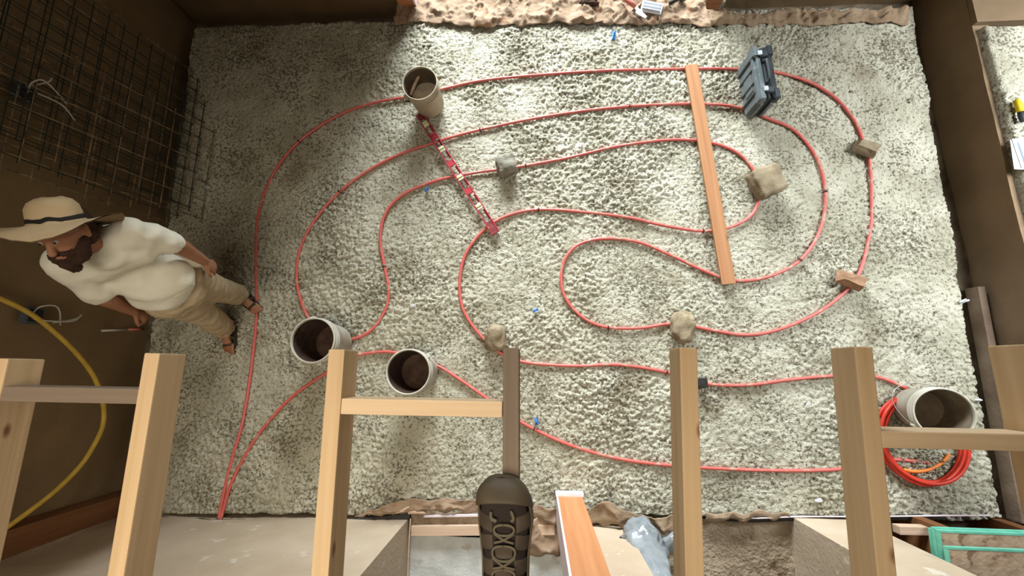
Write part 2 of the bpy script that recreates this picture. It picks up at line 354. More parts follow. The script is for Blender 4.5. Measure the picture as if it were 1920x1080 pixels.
# raised ledge corner in the far right
prism('wall_far_right_ledge', [(3.16, 2.50), (5.2, 2.54), (5.2, 3.06), (3.14, 3.06)], -0.14, 0.30, M['mudR'], kind='structure')
# near wall: pale plastered piers either side of the doorway
rough_panel('wall_near_left', (-3.45, -1.115), (-0.88, -1.045), 2.165, M['pier'], 0.85, 5, 0.012, 0.0, nseg=0.08)
rough_panel('wall_near_right', (1.715, -0.955), (2.12, -0.95), 2.165, M['pier'], 0.7, 6, 0.01, 0.0, nseg=0.07)
rough_panel('wall_near_recess', (2.16, -1.22), (3.3, -1.22), 0.55, M['mud'], 0.3, 7, 0.02, nseg=0.08)
rough_panel('wall_near_pier', (0.345, -1.05), (0.62, -1.06), 2.165, M['pier'], 0.4, 8, 0.008, 0.0, nseg=0.06)
# rubbly ground in the near doorway right of the pier
gx, gy = np.meshgrid(np.linspace(0.60, 1.74, 76), np.linspace(-2.2, -0.99, 80))
gz = -0.05+(vf(gx, gy, 3, 91, 5)-0.5)*0.09+lumps(gx, gy, 0.05, 92)*0.02*np.clip((vf(gx, gy, 4, 93)-0.45)*6, 0, 1)
grid_mesh('floor_doorway_earth', gx, gy, gz, M['earth'], kind='structure')
gx, gy = np.meshgrid(np.linspace(-0.90, 0.62, 60), np.linspace(-2.4, -1.155, 50))
grid_mesh('floor_threshold', gx, gy, -0.02+(vf(gx, gy, 5, 95, 4)-0.5)*0.015, M['thresh'], kind='structure')
# outside ground past the far doorway
prism('floor_outside', [(-1.19, 3.02), (1.56, 3.02), (1.56, 3.4), (4.0, 3.4), (4.0, 6.4), (-2.5, 6.4), (-2.5, 3.4), (-1.19, 3.4)], -0.13, -0.02, M['slab'], kind='structure')
# black damp membrane along the near edge of the slab
def strip(name, pts, w, z, m, amp=0.01, **k):
    V = []; F = []
    path = catmull(pts, 6)
    for i, p in enumerate(path):
        a = fbm((p.x*5, p.y*5, 3), 3)*amp; b = fbm((p.x*6, 9, p.y), 3)*amp
        for yy, zz in ((0, 0), (-w*0.5, 0.006), (-w, 0), (-w, -0.004), (0, -0.004)): V.append((p.x, p.y+yy+a*(yy == 0)+b*(yy < -w*0.6), z+zz))
    for i in range(len(path)-1):
        for j in range(5): F.append((i*5+j, i*5+(j+1) % 5, (i+1)*5+(j+1) % 5, (i+1)*5+j))
    return pyobj(name, V, F, m, **k)
strip('trim_membrane', [P(300, 968), P(420, 972), P(540, 973), P(640, 970), P(770, 963)], 0.045, 0.015, M['black'], kind='structure')
strip('trim_membrane', [P(1330, 966), P(1420, 969), P(1500, 966), P(1600, 965), P(1850, 963)], 0.035, 0.0, M['black'], 0.006, kind='structure')
strip('trim_membrane_edge', [P(1330, 967), P(1420, 969), P(1500, 966), P(1600, 966), P(1850, 964)], 0.010, 0.012, M['pale_edge'], 0.004, kind='structure')
# form board along right slab edge
def beam(name, a, b, w, h, m, parent=None, up=(0, 0, 1), bev=0.003, **k):
    """box whose local X runs a->b, width w across, height h along up; a,b at centre of section"""
    a = Vector(a); b = Vector(b); x = (b-a); L = x.length; x.normalize(); u = Vector(up); y = u.cross(x).normalized(); z = x.cross(y)
    bm = bmesh.new(); addbox(bm, (L/2, 0, 0), (L, w, h), None, bev)
    o = bmobj(name, bm, m, parent, **k)
    o.matrix_basis = Matrix.Translation(a) @ Matrix((x, y, z)).transposed().to_4x4(); return o
beam('trim_form_board', (3.19, -0.95, -0.06), (3.17, 0.62, -0.06), 0.05, 0.10, M['oldboard'], kind='structure')

# left corner post at the near end of the left wall
t = P(213, 936); beam('trim_corner_post', (-3.07, -1.03, -0.1), (-3.07, -1.03, 2.1), 0.16, 0.15, M['brownwood'], up=(0, 1, 0), kind='structure')

# far doorway posts
def doorpost(label, c, s, h, lab, m=M['cedar']):
    e = empty('door_post', (c[0], c[1], -0.1), label=label, cat='post')
    bm = bmesh.new(); addbox(bm, (h/2, 0, 0), (h, s[0], s[1]), None, 0.004)
    o = bmobj('timber', bm, m, e); o.rotation_euler = (0, -math.pi/2, math.pi) ; return e
for lab, x in (('orange cedar doorway post at the left end of the far burlap sheet', -1.115), ('orange cedar doorway post at the upper right end of the far burlap sheet', 1.46)):
    e = empty('door_post', (x, 3.09, -0.1), label=lab, cat='post')
    box('timber', (0, 0, 1.2), (0.14, 0.15, 2.4), M['cedar'], e, 0.004)
    s = -1 if x > 0 else 1
    box('pale_side_strip', (0.078*s, -0.01, 1.2), (0.016, 0.15, 2.4), M['pale_edge'], e, 0.002)
# near doorway post
e = empty('door_post', (0.235, -0.93, -0.10), label='broad orange cedar post with pale lit edge beside the hiking sandal', cat='post')
bm = bmesh.new(); addbox(bm, (1.1, 0, 0), (2.2, 0.165, 0.165), None, 0.006)
tb = bmobj('timber', bm, M['cedar'], e); tb.rotation_euler = (0, -math.pi/2, 0)
box('pale_side_strip', (-0.088, 0.0, 1.1), (0.012, 0.17, 2.2), M['pale_edge'], e, 0.002)  # pale strip paints in the brightly lit left side of the post
box('lit_base_cap', (-0.004, 0.092, 0.145), (0.19, 0.024, 0.07), M['pale_edge'], e, 0.004)  # pale cap paints in the lit line at the post foot

# surrounding upper structure (out of frame): near upper wall and a closed roof shutting out sky light
ceil = prism('ceiling', [(-3.5, -3.2), (5.5, -3.2), (5.5, 3.3), (-3.5, 3.3)], 5.0, 5.1, M['mud'], kind='structure')
box('wall_near_upper', (0.9, -3.1, 3.4), (9, 0.2, 3.4), M['mud'], kind='structure')

# ------------------------------------------------------------------ floor joists the photographer stands on
JT = 2.26; JH = 0.082; JW = 0.038
def jx(px, py): return P(px, py, JT)
jdefs = [  # pixel of top-face centre at the cut end, material, label
    (2, 672, 'joist', 'pine floor joist cut off at the left edge of the photo'),
    (285, 662, 'joist', 'thick pale pine floor joist next to the man in the hat'),
    (631, 655, 'joist', 'pine floor joist overlapping the edge of the leftmost white bucket'),
    (958, 652, 'joist_shade', 'narrow grey-brown floor joist that the sandal stands on'),
    (1291, 652, 'joist', 'fourth joist from the left edge, with a small black block behind it'),
    (1619, 650, 'joist', 'broad pale pine floor joist left of the pipe coil'),
    (1940, 645, 'joist', 'pine floor joist at the right edge above the green-edged panels')]
JX = []
for i, (px, py, mm, lab) in enumerate(jdefs):
    a = jx(px, py); JX.append(a.x)
    far = jx(*[(-95, 1080), (216, 1080), (599, 1080), (957, 1080), (1303, 1080), (1664, 1080), (2040, 1080)][i])
    d = (far-a).normalized(); b = a+d*2.6
    w = JW*(0.95 if i == 3 else 1)
    beam('floor_joist', a-Vector((0, 0, JH/2)), b-Vector((0, 0, JH/2)), w, JH if i != 3 else 0.07, M[mm], label=lab, cat='joist', group='pine joists projecting over the floor')
for i, ya, yb, mm, lab in ((0, 741, 741, 'joist_shade', 'grey timber blocking between the two leftmost joists'),
                           (2, 765, 765, 'block', 'clean pale timber blocking below the two dark-mouthed white buckets'),
                           (5, 827, 827, 'block', 'pale timber blocking across the red coil and white bucket at right')):
    yy = P(960, ya, JT).y
    def xat(k, y):
        a = jx(*jdefs[k][:2]); f = jx(*[(-95, 1080), (216, 1080), (599, 1080), (957, 1080), (1303, 1080), (1664, 1080), (2040, 1080)][k])
        return a.x+(f.x-a.x)*(y-a.y)/(f.y-a.y)
    pxm = {0: 130, 2: 790, 5: 1780}[i]; yy = P(pxm, ya, JT).y
    beam('joist_blocking', (xat(i, yy)+JW/2, yy, JT-JH/2-0.002), (xat(i+1, yy)-JW/2, yy, JT-JH/2-0.002), JW*0.92, JH, M[mm], label=lab, cat='blocking', group='short blocking between joists')

# ------------------------------------------------------------------ heating pipe
pipeA = [(411,973),(413,955),(424,905),(437,855),(455,790),(470,700),(480,610),(481,560),(480,480),(485,400),(510,330),(560,265),(635,216),(700,193),(765,181),(830,167),(900,152),(1000,141),(1130,133),(1280,129),(1375,130),(1450,135),(1515,153),(1565,183),(1600,224),(1618,265),(1630,305),(1634,360),(1632,430),(1612,510),(1580,551),(1530,588),(1460,618),(1400,628),(1340,620),(1290,610),(1250,608),(1200,615),(1140,614),(1095,597),(1062,562),(1052,525),(1060,485),(1088,457),(1140,447),(1200,455),(1260,480),(1320,508),(1375,526),(1440,519),(1500,488),(1538,430),(1547,360),(1530,295),(1490,245),(1440,222),(1385,202),(1320,195),(1200,198),(1050,214),(900,243),(805,270),(730,298),(655,345),(600,400),(565,460),(556,520),(567,572),(585,605),(615,632),(655,637),(695,620),(722,582),(729,545),(721,500),(713,450),(722,402),(755,365),(820,338),(900,322),(960,315),(1060,297),(1160,274),(1260,262),(1330,267),(1380,285),(1410,315),(1424,350),(1421,380),(1404,408),(1360,429),(1310,433),(1240,422),(1180,408),(1100,398),(1010,393),(950,405),(908,431),(873,477),(862,530),(869,582),(902,630),(940,663),(990,680),(1080,686),(1160,684),(1250,698),(1320,719),(1400,722),(1480,712),(1560,705),(1640,706),(1700,728)]
pipeB = [(414,973),(420,950),(433,908),(462,850),(500,795),(550,742),(610,700),(655,672),(700,661),(745,662),(815,684),(860,710),(920,752),(980,793),(1060,831),(1150,858),(1250,872),(1400,881),(1520,882),(1595,877),(1670,862),(1745,868)]
def coilpts():
    cpx, cpy = 1718, 820; out = []
    c = P(cpx, cpy); rx = (P(1802, 820).x-P(1648, 820).x)/2; ry = (P(1718, 742).y-P(1718, 905).y)/2
    N = 5*40
    for i in range(N+1):
        t = i/40; a = math.radians(115)-2*math.pi*t
        lay = i/N
        out.append((c.x+0.014*math.sin(3.1*t+1)+(rx-0.012*math.sin(5*t))*math.cos(a), c.y+0.016*math.cos(2.3*t)+(ry-0.012*math.cos(4*t))*math.sin(a), 0.022+0.05*lay+0.006*math.sin(7*t)))
    return out
PZ = 0.009
pipe = empty('heating_pipe', P(410, 982, PZ), label='long red heating pipe laid in looping curves on the rough concrete', cat='pipe')
o0 = Vector(pipe.location)
def lp(pts, zf=PZ): return catmull([P(x, y, zf)-o0 for x, y in pts], 7)
pa = lp(pipeA); pb = lp(pipeB)
for arr in (pa, pb):
    for p in arr: p.z += fbm((p.x*2.0, p.y*2.0, 1), 2)*0.004
tube('pipe_run', pa, 0.0118, M['pex'], pipe, 10)
tube('pipe_run', pb, 0.0118, M['pex'], pipe, 10)
cp = [Vector(p)-o0 for p in coilpts()]
tube('coil', cp, 0.0125, M['pexc'], pipe, 10, label='cleaner red coil of spare pipe')
arc = [P(1718+70*math.cos(a), 822+62*math.sin(a), 0.02)-o0 for a in np.linspace(0.5, 1.9, 14)]
tube('orange_loop', catmull(arc, 4), 0.011, M['orange'], pipe, 8, label='short orange length inside the coil')
def tie_at(path, px, py, k=0):
    tgt = P(px, py, PZ)-o0; i = min(range(2, len(path)-2), key=lambda j: (path[j]-tgt).length)
    p = path[i]; d = (path[i+1]-path[i-1]).normalized()
    bm = bmesh.new(); x = d; z = Vector((0, 0, 1)); y = z.cross(x).normalized(); rt = Matrix((x, y, z)).transposed()
    addbox(bm, p+Vector((0, 0, 0.0)), (0.007, 0.029, 0.028), rt, 0.003)
    addbox(bm, p+Vector((0, 0, 0.017)), (0.010, 0.008, 0.008), rt)
    an = random.uniform(-0.6, 0.6)
    tv = (y*math.cos(an)+x*math.sin(an)); addbox(bm, p+tv*0.03+z*0.028, (0.004, 0.055, 0.002), (Matrix.Rotation(-0.35, 3, x) @ Matrix.Rotation(an, 3, 'Z') @ rt), 0)
    bmobj('cable_tie', bm, M['tie'], pipe)
for px, py in ((1175, 200), (640, 356), (1010, 393), (900, 243), (560, 265), (721, 500), (1320, 433), (1548, 360), (1500, 488), (1140, 614), (1250, 698), (985, 318)):
    tie_at(pa, px, py)
for px, py in ((1004, 802),): tie_at(pb, px, py)

# ------------------------------------------------------------------ buckets
def rb_lift(t, r): return r*0.85*max(abs(math.sin(t[0])), abs(math.sin(t[1])))
def bucket(rx, ry, rpx, label, mat_b, mat_in, lvl, s=1.0, tilt=(0, 0), handle=0.3, mud=None):
    h = 0.345*s; c = P(rx, ry, h+0.018); r = 0.149*s if rpx is None else rpx
    rz = 0.6 if any(tilt) else random.uniform(0, 6)
    axm = Matrix.Rotation(tilt[0], 3, 'X') @ Matrix.Rotation(tilt[1], 3, 'Y') @ Matrix.Rotation(rz, 3, 'Z'); b0 = c-(axm @ Vector((0, 0, 1)))*h
    e = empty('bucket', (b0.x, b0.y, 0.021+rb_lift(tilt, r)), axm.to_euler(), label=label, cat='bucket', group='five gallon pails on the floor')
    rb = r*0.87
    pr = [(rb*0.97, 0), (rb, 0.01), (rb+(r-rb)*0.78, h*0.76), (r*1.035, h*0.765), (r*1.04, h*0.785), (r*0.985, h*0.79), (r*0.99, h*0.86), (r*1.045, h*0.865), (r*1.045, h*0.885), (r*0.995, h*0.89), (r, h*0.965), (r*1.03, h*0.97), (r*1.035, h*0.995), (r*1.01, h), (r*0.97, h), (r*0.965, h*0.98), (rb*0.96, 0.02)]
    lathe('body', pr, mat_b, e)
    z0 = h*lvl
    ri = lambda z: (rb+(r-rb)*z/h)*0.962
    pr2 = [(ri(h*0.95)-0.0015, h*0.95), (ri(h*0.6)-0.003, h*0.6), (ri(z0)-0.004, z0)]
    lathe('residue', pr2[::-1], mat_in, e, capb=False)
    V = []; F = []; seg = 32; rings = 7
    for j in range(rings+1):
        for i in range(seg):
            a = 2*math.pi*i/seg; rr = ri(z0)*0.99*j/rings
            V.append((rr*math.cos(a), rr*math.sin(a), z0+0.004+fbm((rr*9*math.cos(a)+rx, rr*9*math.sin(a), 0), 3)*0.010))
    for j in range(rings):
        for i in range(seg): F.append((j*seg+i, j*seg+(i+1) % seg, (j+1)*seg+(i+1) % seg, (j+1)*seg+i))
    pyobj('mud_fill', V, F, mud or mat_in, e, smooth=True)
    for sgn in (1, -1):
        ear = box('ear', (sgn*(r*1.05+0.006), 0, h*0.83), (0.016, 0.034, 0.034), mat_b, e, 0.005)
    hp = []
    for i in range(25):
        a = math.pi*i/24; rr = r*1.07
        y = math.sin(a); hp.append((rr*math.cos(a), y*(r*1.12), h*0.83-y*handle))
    tube('handle', hp, 0.0022, M['steel'], e, 6)
    return e
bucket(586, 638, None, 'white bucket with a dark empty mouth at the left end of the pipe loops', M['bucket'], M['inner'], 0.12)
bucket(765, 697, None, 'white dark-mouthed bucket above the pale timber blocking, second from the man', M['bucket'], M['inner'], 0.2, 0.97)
b3 = bucket(787, 157, 0.131, 'mud-smeared bucket of grey clay with a wooden handle inside, by the red level', M['bucketmud'], M['innerw'], 0.42, 0.9, (0.06, -0.03), mud=M['slurry'])
bucket(1764, 775, 0.148, 'pale bucket with a dusty brown inside standing in the red coil at right', M['bucket'], M['innerl'], 0.15, 0.97, (0.03, -0.29), 0.25)
bt = P(781, 162, 0.19)
e = empty('hand_brush', bt, label='wooden hand brush lying in the bucket of grey clay', cat='brush')
tube('handle', catmull([(-0.045, -0.075, 0.0), (-0.01, -0.015, 0.03), (0.03, 0.05, 0.055)], 6), [0.010]*4+[0.013]*4+[0.012]*4+[0.014], M['plank'], e, 10)
box('bristle_head', (-0.06, -0.095, -0.012), (0.05, 0.05, 0.03), M['inner'], e, 0.004)

# ------------------------------------------------------------------ spirit level
a = P(786, 214, 0.034); b = P(930, 437, 0.034); d = b-a; LL = d.length
e = empty('spirit_level', a, (0, 0, math.atan2(d.y, d.x)), label='long red box-frame spirit level lying across the pipe loops', cat='level')
WV = 0.056; TH = 0.022
box('rail', (LL/2, WV/2, 0), (LL, 0.009, TH), M['redm'], e, 0.001)
box('rail', (LL/2, -WV/2, 0), (LL, 0.009, TH), M['redm'], e, 0.001)
for t in (0.09, 0.31, 0.55, 0.79):
    vb = box('vial_block', (t*LL, 0, 0.002), (0.046, WV-0.011, 0.02), M['vial'], e, 0.003)
    bm = bmesh.new(); bmesh.ops.create_cone(bm, cap_ends=True, segments=12, radius1=0.007, radius2=0.007, depth=0.04, matrix=Matrix.Rotation(math.pi/2, 4, 'X'))
    o = bmobj('vial', bm, M['vialg'], vb); o.location = (t*LL, 0, 0.011)
for t in (0.20, 0.43, 0.66): box('web_plate', (t*LL, 0, 0.002), (0.05, WV-0.011, 0.012), M['redm'], e, 0.001, label='red web plate')
for t in (0.02, 0.955): box('end_web', (t*LL+0.0, 0, 0), (0.05 if t < .5 else 0.11, WV-0.011, 0.014), M['darkred'], e, 0.001)
for t0, t1 in ((0.05, 0.065), (0.115, 0.165), (0.235, 0.285), (0.335, 0.395), (0.465, 0.52), (0.58, 0.625), (0.70, 0.76), (0.82, 0.90)):
    box('web_lip', ((t0+t1)/2*LL, WV/2-0.010, 0), ((t1-t0)*LL, 0.012, 0.004), M['darkred'], e)

# ------------------------------------------------------------------ screed board
a = P(1295.5, 122, 0.037); b = P(1366, 533, 0.037)
beam('screed_board', a, b, 0.098, 0.02, M['board'], bev=0.002, label='long flat orange-brown cedar board lying across the pipes at right', cat='board')

# ------------------------------------------------------------------ tool case
c = P(1398, 178, 0)
e = empty('tool_case', (c.x+0.02, c.y, 0.022), (0, 0, math.radians(94)), label='slate grey plastic tool case standing on edge on the pipes', cat='tool case')
Lc, Wc, Hc = 0.43, 0.15, 0.25
def chamfbox(name, c, s, m, parent, ch, **k):
    bm = bmesh.new(); addbox(bm, c, s); bmesh.ops.bevel(bm, geom=list(bm.edges), offset=ch, segments=2, affect='EDGES'); return bmobj(name, bm, m, parent, **k)
chamfbox('body', (0, 0.038, Hc/2), (Lc, 0.066, Hc), M['case'], e, 0.018)
chamfbox('lid', (0, -0.038, Hc/2), (Lc, 0.066, Hc), M['cased'], e, 0.018, label='darker lid half')
box('seam', (0, 0, Hc/2), (Lc-0.02, 0.018, Hc-0.014), M['cased'], e)
for sx in (-0.145, 0.145):
    l = chamfbox('latch', (sx, 0.0, Hc+0.006), (0.05, 0.065, 0.022), M['cased'], e, 0.005)
    chamfbox('latch_tab', (sx+0.004, 0.028, Hc+0.020), (0.036, 0.03, 0.012), M['caseg'], l, 0.003)
    for yy in (-0.052, 0.052): chamfbox('corner_block', (sx*1.2, yy, Hc-0.026), (0.085, 0.045, 0.075), M['case'] if yy > 0 else M['cased'], e, 0.008)
    box('rib', (sx*0.9, 0.074, 0.11), (0.018, 0.012, 0.2), M['cased'], e, 0.003)
    box('rib', (sx*0.35, 0.074, 0.11), (0.012, 0.010, 0.2), M['cased'], e, 0.003)
chamfbox('label_panel', (0, 0.072, 0.13), (0.2, 0.006, 0.12), M['case'], e, 0.003)
hd = [(-0.085, 0, Hc-0.005), (-0.08, 0, Hc+0.03), (-0.05, 0, Hc+0.04), (0.05, 0, Hc+0.04), (0.08, 0, Hc+0.03), (0.085, 0, Hc-0.005)]
tube('handle', catmull(hd, 5), 0.012, M['cased'], e, 8)
for sx in (-1, 1):
    chamfbox('end_rib', (sx*(Lc/2+0.004), 0.036, 0.12), (0.012, 0.025, 0.16), M['case'], e, 0.003)
    chamfbox('end_rib', (sx*(Lc/2+0.004), -0.036, 0.12), (0.012, 0.025, 0.16), M['case'], e, 0.003)

# ------------------------------------------------------------------ stones and bricks
def stone(name, px, py, s, m, label, rot=(0, 0, 0), seed=0, rough=0.18, boxy=0.6, cat='stone', z=None, pit=0):
    bm = bmesh.new(); bmesh.ops.create_cube(bm, size=2); bmesh.ops.subdivide_edges(bm, edges=list(bm.edges), cuts=9, use_grid_fill=True)
    for v in bm.verts:
        p = v.co.copy(); sp = p.normalized(); q = p*boxy+sp*1.15*(1-boxy)
        n = fbm(tuple(q*1.1+Vector((seed, seed*2, 0))), 4); q *= 1+n*rough
        if pit: q *= 1+pit*fbm(tuple(q*5+Vector((seed, 0, 0))), 2)
        v.co = Vector((q.x*s[0]/2, q.y*s[1]/2, q.z*s[2]/2))
    zc = s[2]/2*0.92 if z is None else z
    c = P(px, py, zc)
    return bmobj(name, bm, m, smooth=(boxy < 0.9), loc=c, rot=rot, label=label, cat=cat)
stone('stone', 949, 310, (0.14, 0.145, 0.13), M['stone1'], 'small grey speckled stone on the pipe beside the red level', (0.1, 0, 0.3), 1, z=0.08)
stone('stone', 1436, 341, (0.20, 0.22, 0.13), M['stone2'], 'large tan stone holding down the pipe right of the long board', (0, 0, 0.4), 2, 0.13, 0.75, z=0.08)
stone('stone', 931, 634, (0.145, 0.18, 0.10), M['stone2'], 'rounded lumpy clay clod beside the top of the sandal joist', (0, 0, 0.2), 3, 0.3, 0.15, pit=0.12, z=0.062)
stone('stone', 1279, 613, (0.155, 0.20, 0.09), M['stone2'], 'rough brown clod on the pipe above the fourth long joist', (0, 0, -0.3), 5, 0.35, 0.3, pit=0.15, z=0.06)
# wedge shaped offcuts
def wedge(px, py, m, label, rot, L=0.19, w=0.10, h=0.085, z=0.03):
    bm = bmesh.new()
    co = [(-L/2, -w/2, 0), (L/2, -w/2, 0), (L/2, w/2, 0), (-L/2, w/2, 0), (-L*0.42, -w*0.15, h), (L*0.36, -w*0.05, h*0.9), (L*0.42, w*0.38, h*0.75), (-L*0.38, w*0.42, h*0.8)]
    vs = [bm.verts.new(p) for p in co]
    for f in ((3, 2, 1, 0), (4, 5, 6, 7), (0, 1, 5, 4), (1, 2, 6, 5), (2, 3, 7, 6), (3, 0, 4, 7)): bm.faces.new([vs[i] for i in f])
    bmesh.ops.subdivide_edges(bm, edges=list(bm.edges), cuts=3, use_grid_fill=True)
    for v in bm.verts: v.co += Vector((fbm(tuple(v.co*22), 3), fbm(tuple(v.co*22+Vector((5, 0, 0))), 3), fbm(tuple(v.co*22+Vector((0, 5, 0))), 3)))*0.006
    return bmobj('brick', bm, m, loc=P(px, py, z), rot=rot, label=label, cat='brick')
wedge(1620, 281, M['stone2'], 'broken tan brick wedge on the outer pipe at upper right', (0.25, 0.1, 2.6), 0.16, 0.12, 0.08, 0.022)
wedge(1589, 526, M['stone3'], 'reddish brown brick wedge on the outer pipe curve at right', (0.2, -0.1, 2.75), 0.18, 0.11, 0.09, 0.022)
stone('rubber_block', 1315, 718, (0.07, 0.07, 0.06), M['black'], 'small black block on the pipe against the fourth long joist', (0, 0, 0.1), 9, 0.05, 0.8, cat='block', z=0.04)

# small blue / white clips
def clip(px, py, m, label, s=1.0, rot=0.0):
    e = empty('pipe_clip', P(px, py, 0.012), (0, 0, rot), label=label, cat='clip', group='stray pipe clips on the concrete')
    pts = [(-0.018*s, 0, 0), (-0.016*s, 0, 0.02*s), (0, 0, 0.032*s), (0.016*s, 0, 0.02*s), (0.018*s, 0, 0)]
    tube('hoop', catmull(pts, 4), 0.005*s, m, e, 6); box('base', (0, 0, 0), (0.05*s, 0.02*s, 0.008), m, e, 0.002)
clip(1151, 67, M['bluep'], 'bright blue clip on the far part of the concrete below the burlap', 1.4, 1.4)
clip(1004, 582, M['bluep'], 'small blue clip on the open concrete right of the S-shaped pipe bend', 0.9, 0.5)
clip(1006, 790, M['bluep'], 'blue clip beside the lower pipe right of the sandal joist', 1.0, 2.0)
clip(774, 574, M['whitep'], 'pale clip between the two inner pipe bends above the buckets', 0.9, 0.2)
clip(800, 356, M['bluep'], 'dusty bluish clip below the middle of the red level', 0.8, 1.0)
clip(1806, 565, M['whitep'], 'white clip at the right edge of the concrete', 1.1, 0.4)
clip(1833, 750, M['whitep'], 'white clip right of the bucket in the coil', 0.8, 0.1)
clip(1515, 757, M['whitep'], 'pale clip left of the coil joist on open concrete', 0.7, 0.9)
clip(1534, 938, M['whitep'], 'pale clip near the lower right edge of the concrete', 0.9, 0.3)
clip(669, 61, M['whitep'], 'white clip in the dim far left part of the concrete', 0.7, 0.3)
clip(390, 352, M['whitep'], 'pale clip beside the foot of the leaning steel mesh', 0.8, 0.3)

# loose gravel: one stuff object
V = []; F = []
for k in range(2600):
    if k < 420: x, y = P(rng.normal(1742, 17), rng.normal(862, 15))[:2]
    else: x, y = rng.uniform(-2.95, 2.95), rng.uniform(-0.9, 2.8)
    r = rng.uniform(0.005, 0.012); base = len(V); z = 0.004+(0.012*abs(rng.normal()) if k < 420 else 0.006)
    s = rng.uniform(0.7, 1.3, 6)
    for j, (dx, dy, dz) in enumerate(((1, 0, 0), (-1, 0, 0), (0, 1, 0), (0, -1, 0), (0, 0, 1), (0, 0, -1))): V.append((x+dx*r*s[j], y+dy*r*s[j], z+dz*r*0.8*s[j]))
    for f in ((0, 2, 4), (2, 1, 4), (1, 3, 4), (3, 0, 4), (2, 0, 5), (1, 2, 5), (3, 1, 5), (0, 3, 5)): F.append(tuple(base+i for i in f))
pyobj('loose_gravel', V, F, M['slab'], label='loose grey gravel scattered on the slab and heaped in the coil', cat='gravel', kind='stuff')

# ------------------------------------------------------------------ burlap cloths
def cloth(name, near, far, nu, nv, amp, m, seed, z=0.02, fs=7.0, edge=0.02, tuck=0.0, **k):
    A = catmull([P(x, y, z) for x, y in near], 8); B = catmull([P(x, y, z) for x, y in far], 8)
    def at(L, t): f = t*(len(L)-1); i = min(int(f), len(L)-2); return L[i].lerp(L[i+1], f-i)
    V = []; F = []
    for j in range(nv+1):
        for i in range(nu+1):
            t = i/nu; s = j/nv; p = at(A, t).lerp(at(B, t), s)
            n1 = fbm((p.x*fs*0.6+seed, p.y*fs*0.25, seed), 4); ridge = 1-abs(fbm((p.x*fs*0.45+seed*3, p.y*fs*0.3+0.5*p.x, 4), 3))*3
            h = amp*(0.6*n1+0.7*max(0, ridge)**2)+amp*0.25*fbm((p.x*fs*3, p.y*fs*3, 7), 3)
            ed = min(1, s*nv/3); p = p+Vector((fbm((p.x*9, p.y*9, 1), 3)*edge, fbm((p.x*9, 5, p.y*9), 3)*edge*(1.6 if s == 0 else 1), max(0.002, h+amp*0.3)*(0.25+0.75*ed)))
            V.append(p)
    w = nu+1
    for j in range(nv):
        for i in range(nu): F.append((j*w+i, j*w+i+1, (j+1)*w+i+1, (j+1)*w+i))
    o = pyobj(name, V, F, m, smooth=True, **k)
    md = o.modifiers.new('thickness', 'SOLIDIFY'); md.thickness = 0.004; md.offset = -1
    return o
cloth('burlap_sheet', [(738, 47), (790, 42), (860, 48), (930, 50), (1000, 46), (1080, 44), (1140, 47), (1200, 47), (1260, 44), (1330, 52)],
      [(790, -130), (900, -130), (1000, -130), (1100, -130), (1300, -130)], 190, 90, 0.038, M['burlap'], 2, 0.015, 15,
      label='pinkish wrinkled burlap sheet spread in the far doorway', cat='burlap')
cloth('burlap_sheet', [(1325, 50), (1400, 47), (1500, 50), (1600, 44), (1700, 46)], [(1325, 22), (1400, 28), (1500, 22), (1600, 22), (1700, 22)], 110, 14, 0.05, M['burlapd'], 5, 0.0, 15,
      label='dull brown rolled burlap strip along the far wall at right', cat='burlap')
cloth('burlap_sheet', [(665, 968), (740, 962), (820, 958), (900, 958), (960, 960), (1045, 985)], [(690, 957), (740, 940), (820, 934), (890, 936), (960, 945), (1040, 950)], 80, 14, 0.045, M['burlap'], 8, 0.012, 9,
      label='crumpled pale burlap at the near slab edge left of the sandal', cat='burlap')
cloth('burlap_sheet', [(1095, 975), (1150, 985), (1200, 1000), (1250, 998), (1290, 1000)], [(1098, 960), (1130, 938), (1180, 958), (1230, 968), (1290, 965)], 50, 14, 0.04, M['burlapd'], 12, 0.012, 9,
      label='folded brown burlap between the orange post and the next joist', cat='burlap')
cloth('burlap_sheet', [(1325, 978), (1370, 976), (1420, 972), (1480, 969)], [(1325, 958), (1370, 962), (1420, 958), (1480, 962)], 40, 6, 0.02, M['burlapd'], 15, 0.012, 9,
      label='thin flat scrap of burlap on the near edge right of the fourth joist', cat='burlap')

cloth('burlap_sheet', [(985, 1040), (1010, 1042), (1052, 1040)], [(985, 975), (1010, 968), (1048, 968)], 20, 20, 0.04, M['burlap'], 19, 0.0, 9,
      label='pale burlap bunched between sandal and orange post', cat='burlap')
# near threshold planks
beam('threshold_plank', Py(770, 995, -1.12)*0+P(772, 994, 0.012), P(1040, 992, 0.012), 0.065, 0.04, M['plank'], label='dusty pink-brown threshold plank left of the sandal', cat='plank')
beam('threshold_strip', P(795, 967, 0.012), P(960, 965, 0.012), 0.016, 0.03, M['pale_edge'], label='thin pale edging strip at the near slab edge', cat='strip')
gx, gy = np.meshgrid(np.linspace(P(770, 980).x, P(1045, 980).x, 60), np.linspace(P(900, 992).y, P(900, 962).y, 16))
grid_mesh('trim_rubble_fill', gx, gy, -0.015+lumps(gx, gy, 0.03, 5)*0.02, M['earth'], kind='structure')
tube('loose_rope', catmull([P(770, 972, 0.02), P(768, 1000, 0.02), P(766, 1040, 0.02), P(764, 1090, 0.02)], 6), 0.006, M['plank'], label='thin tan cord running down the corner of the left pier', cat='cord')
st = [P(742, 962, 0.03), P(756, 957, 0.035), P(768, 950, 0.04)]
tube('wood_scrap', st, [0.006, 0.012, 0.006], M['plank'], label='small pale wood splinter on the burlap left of the sandal', cat='scrap')
st = [P(766, 962, 0.03), P(780, 960, 0.035), P(798, 962, 0.03)]
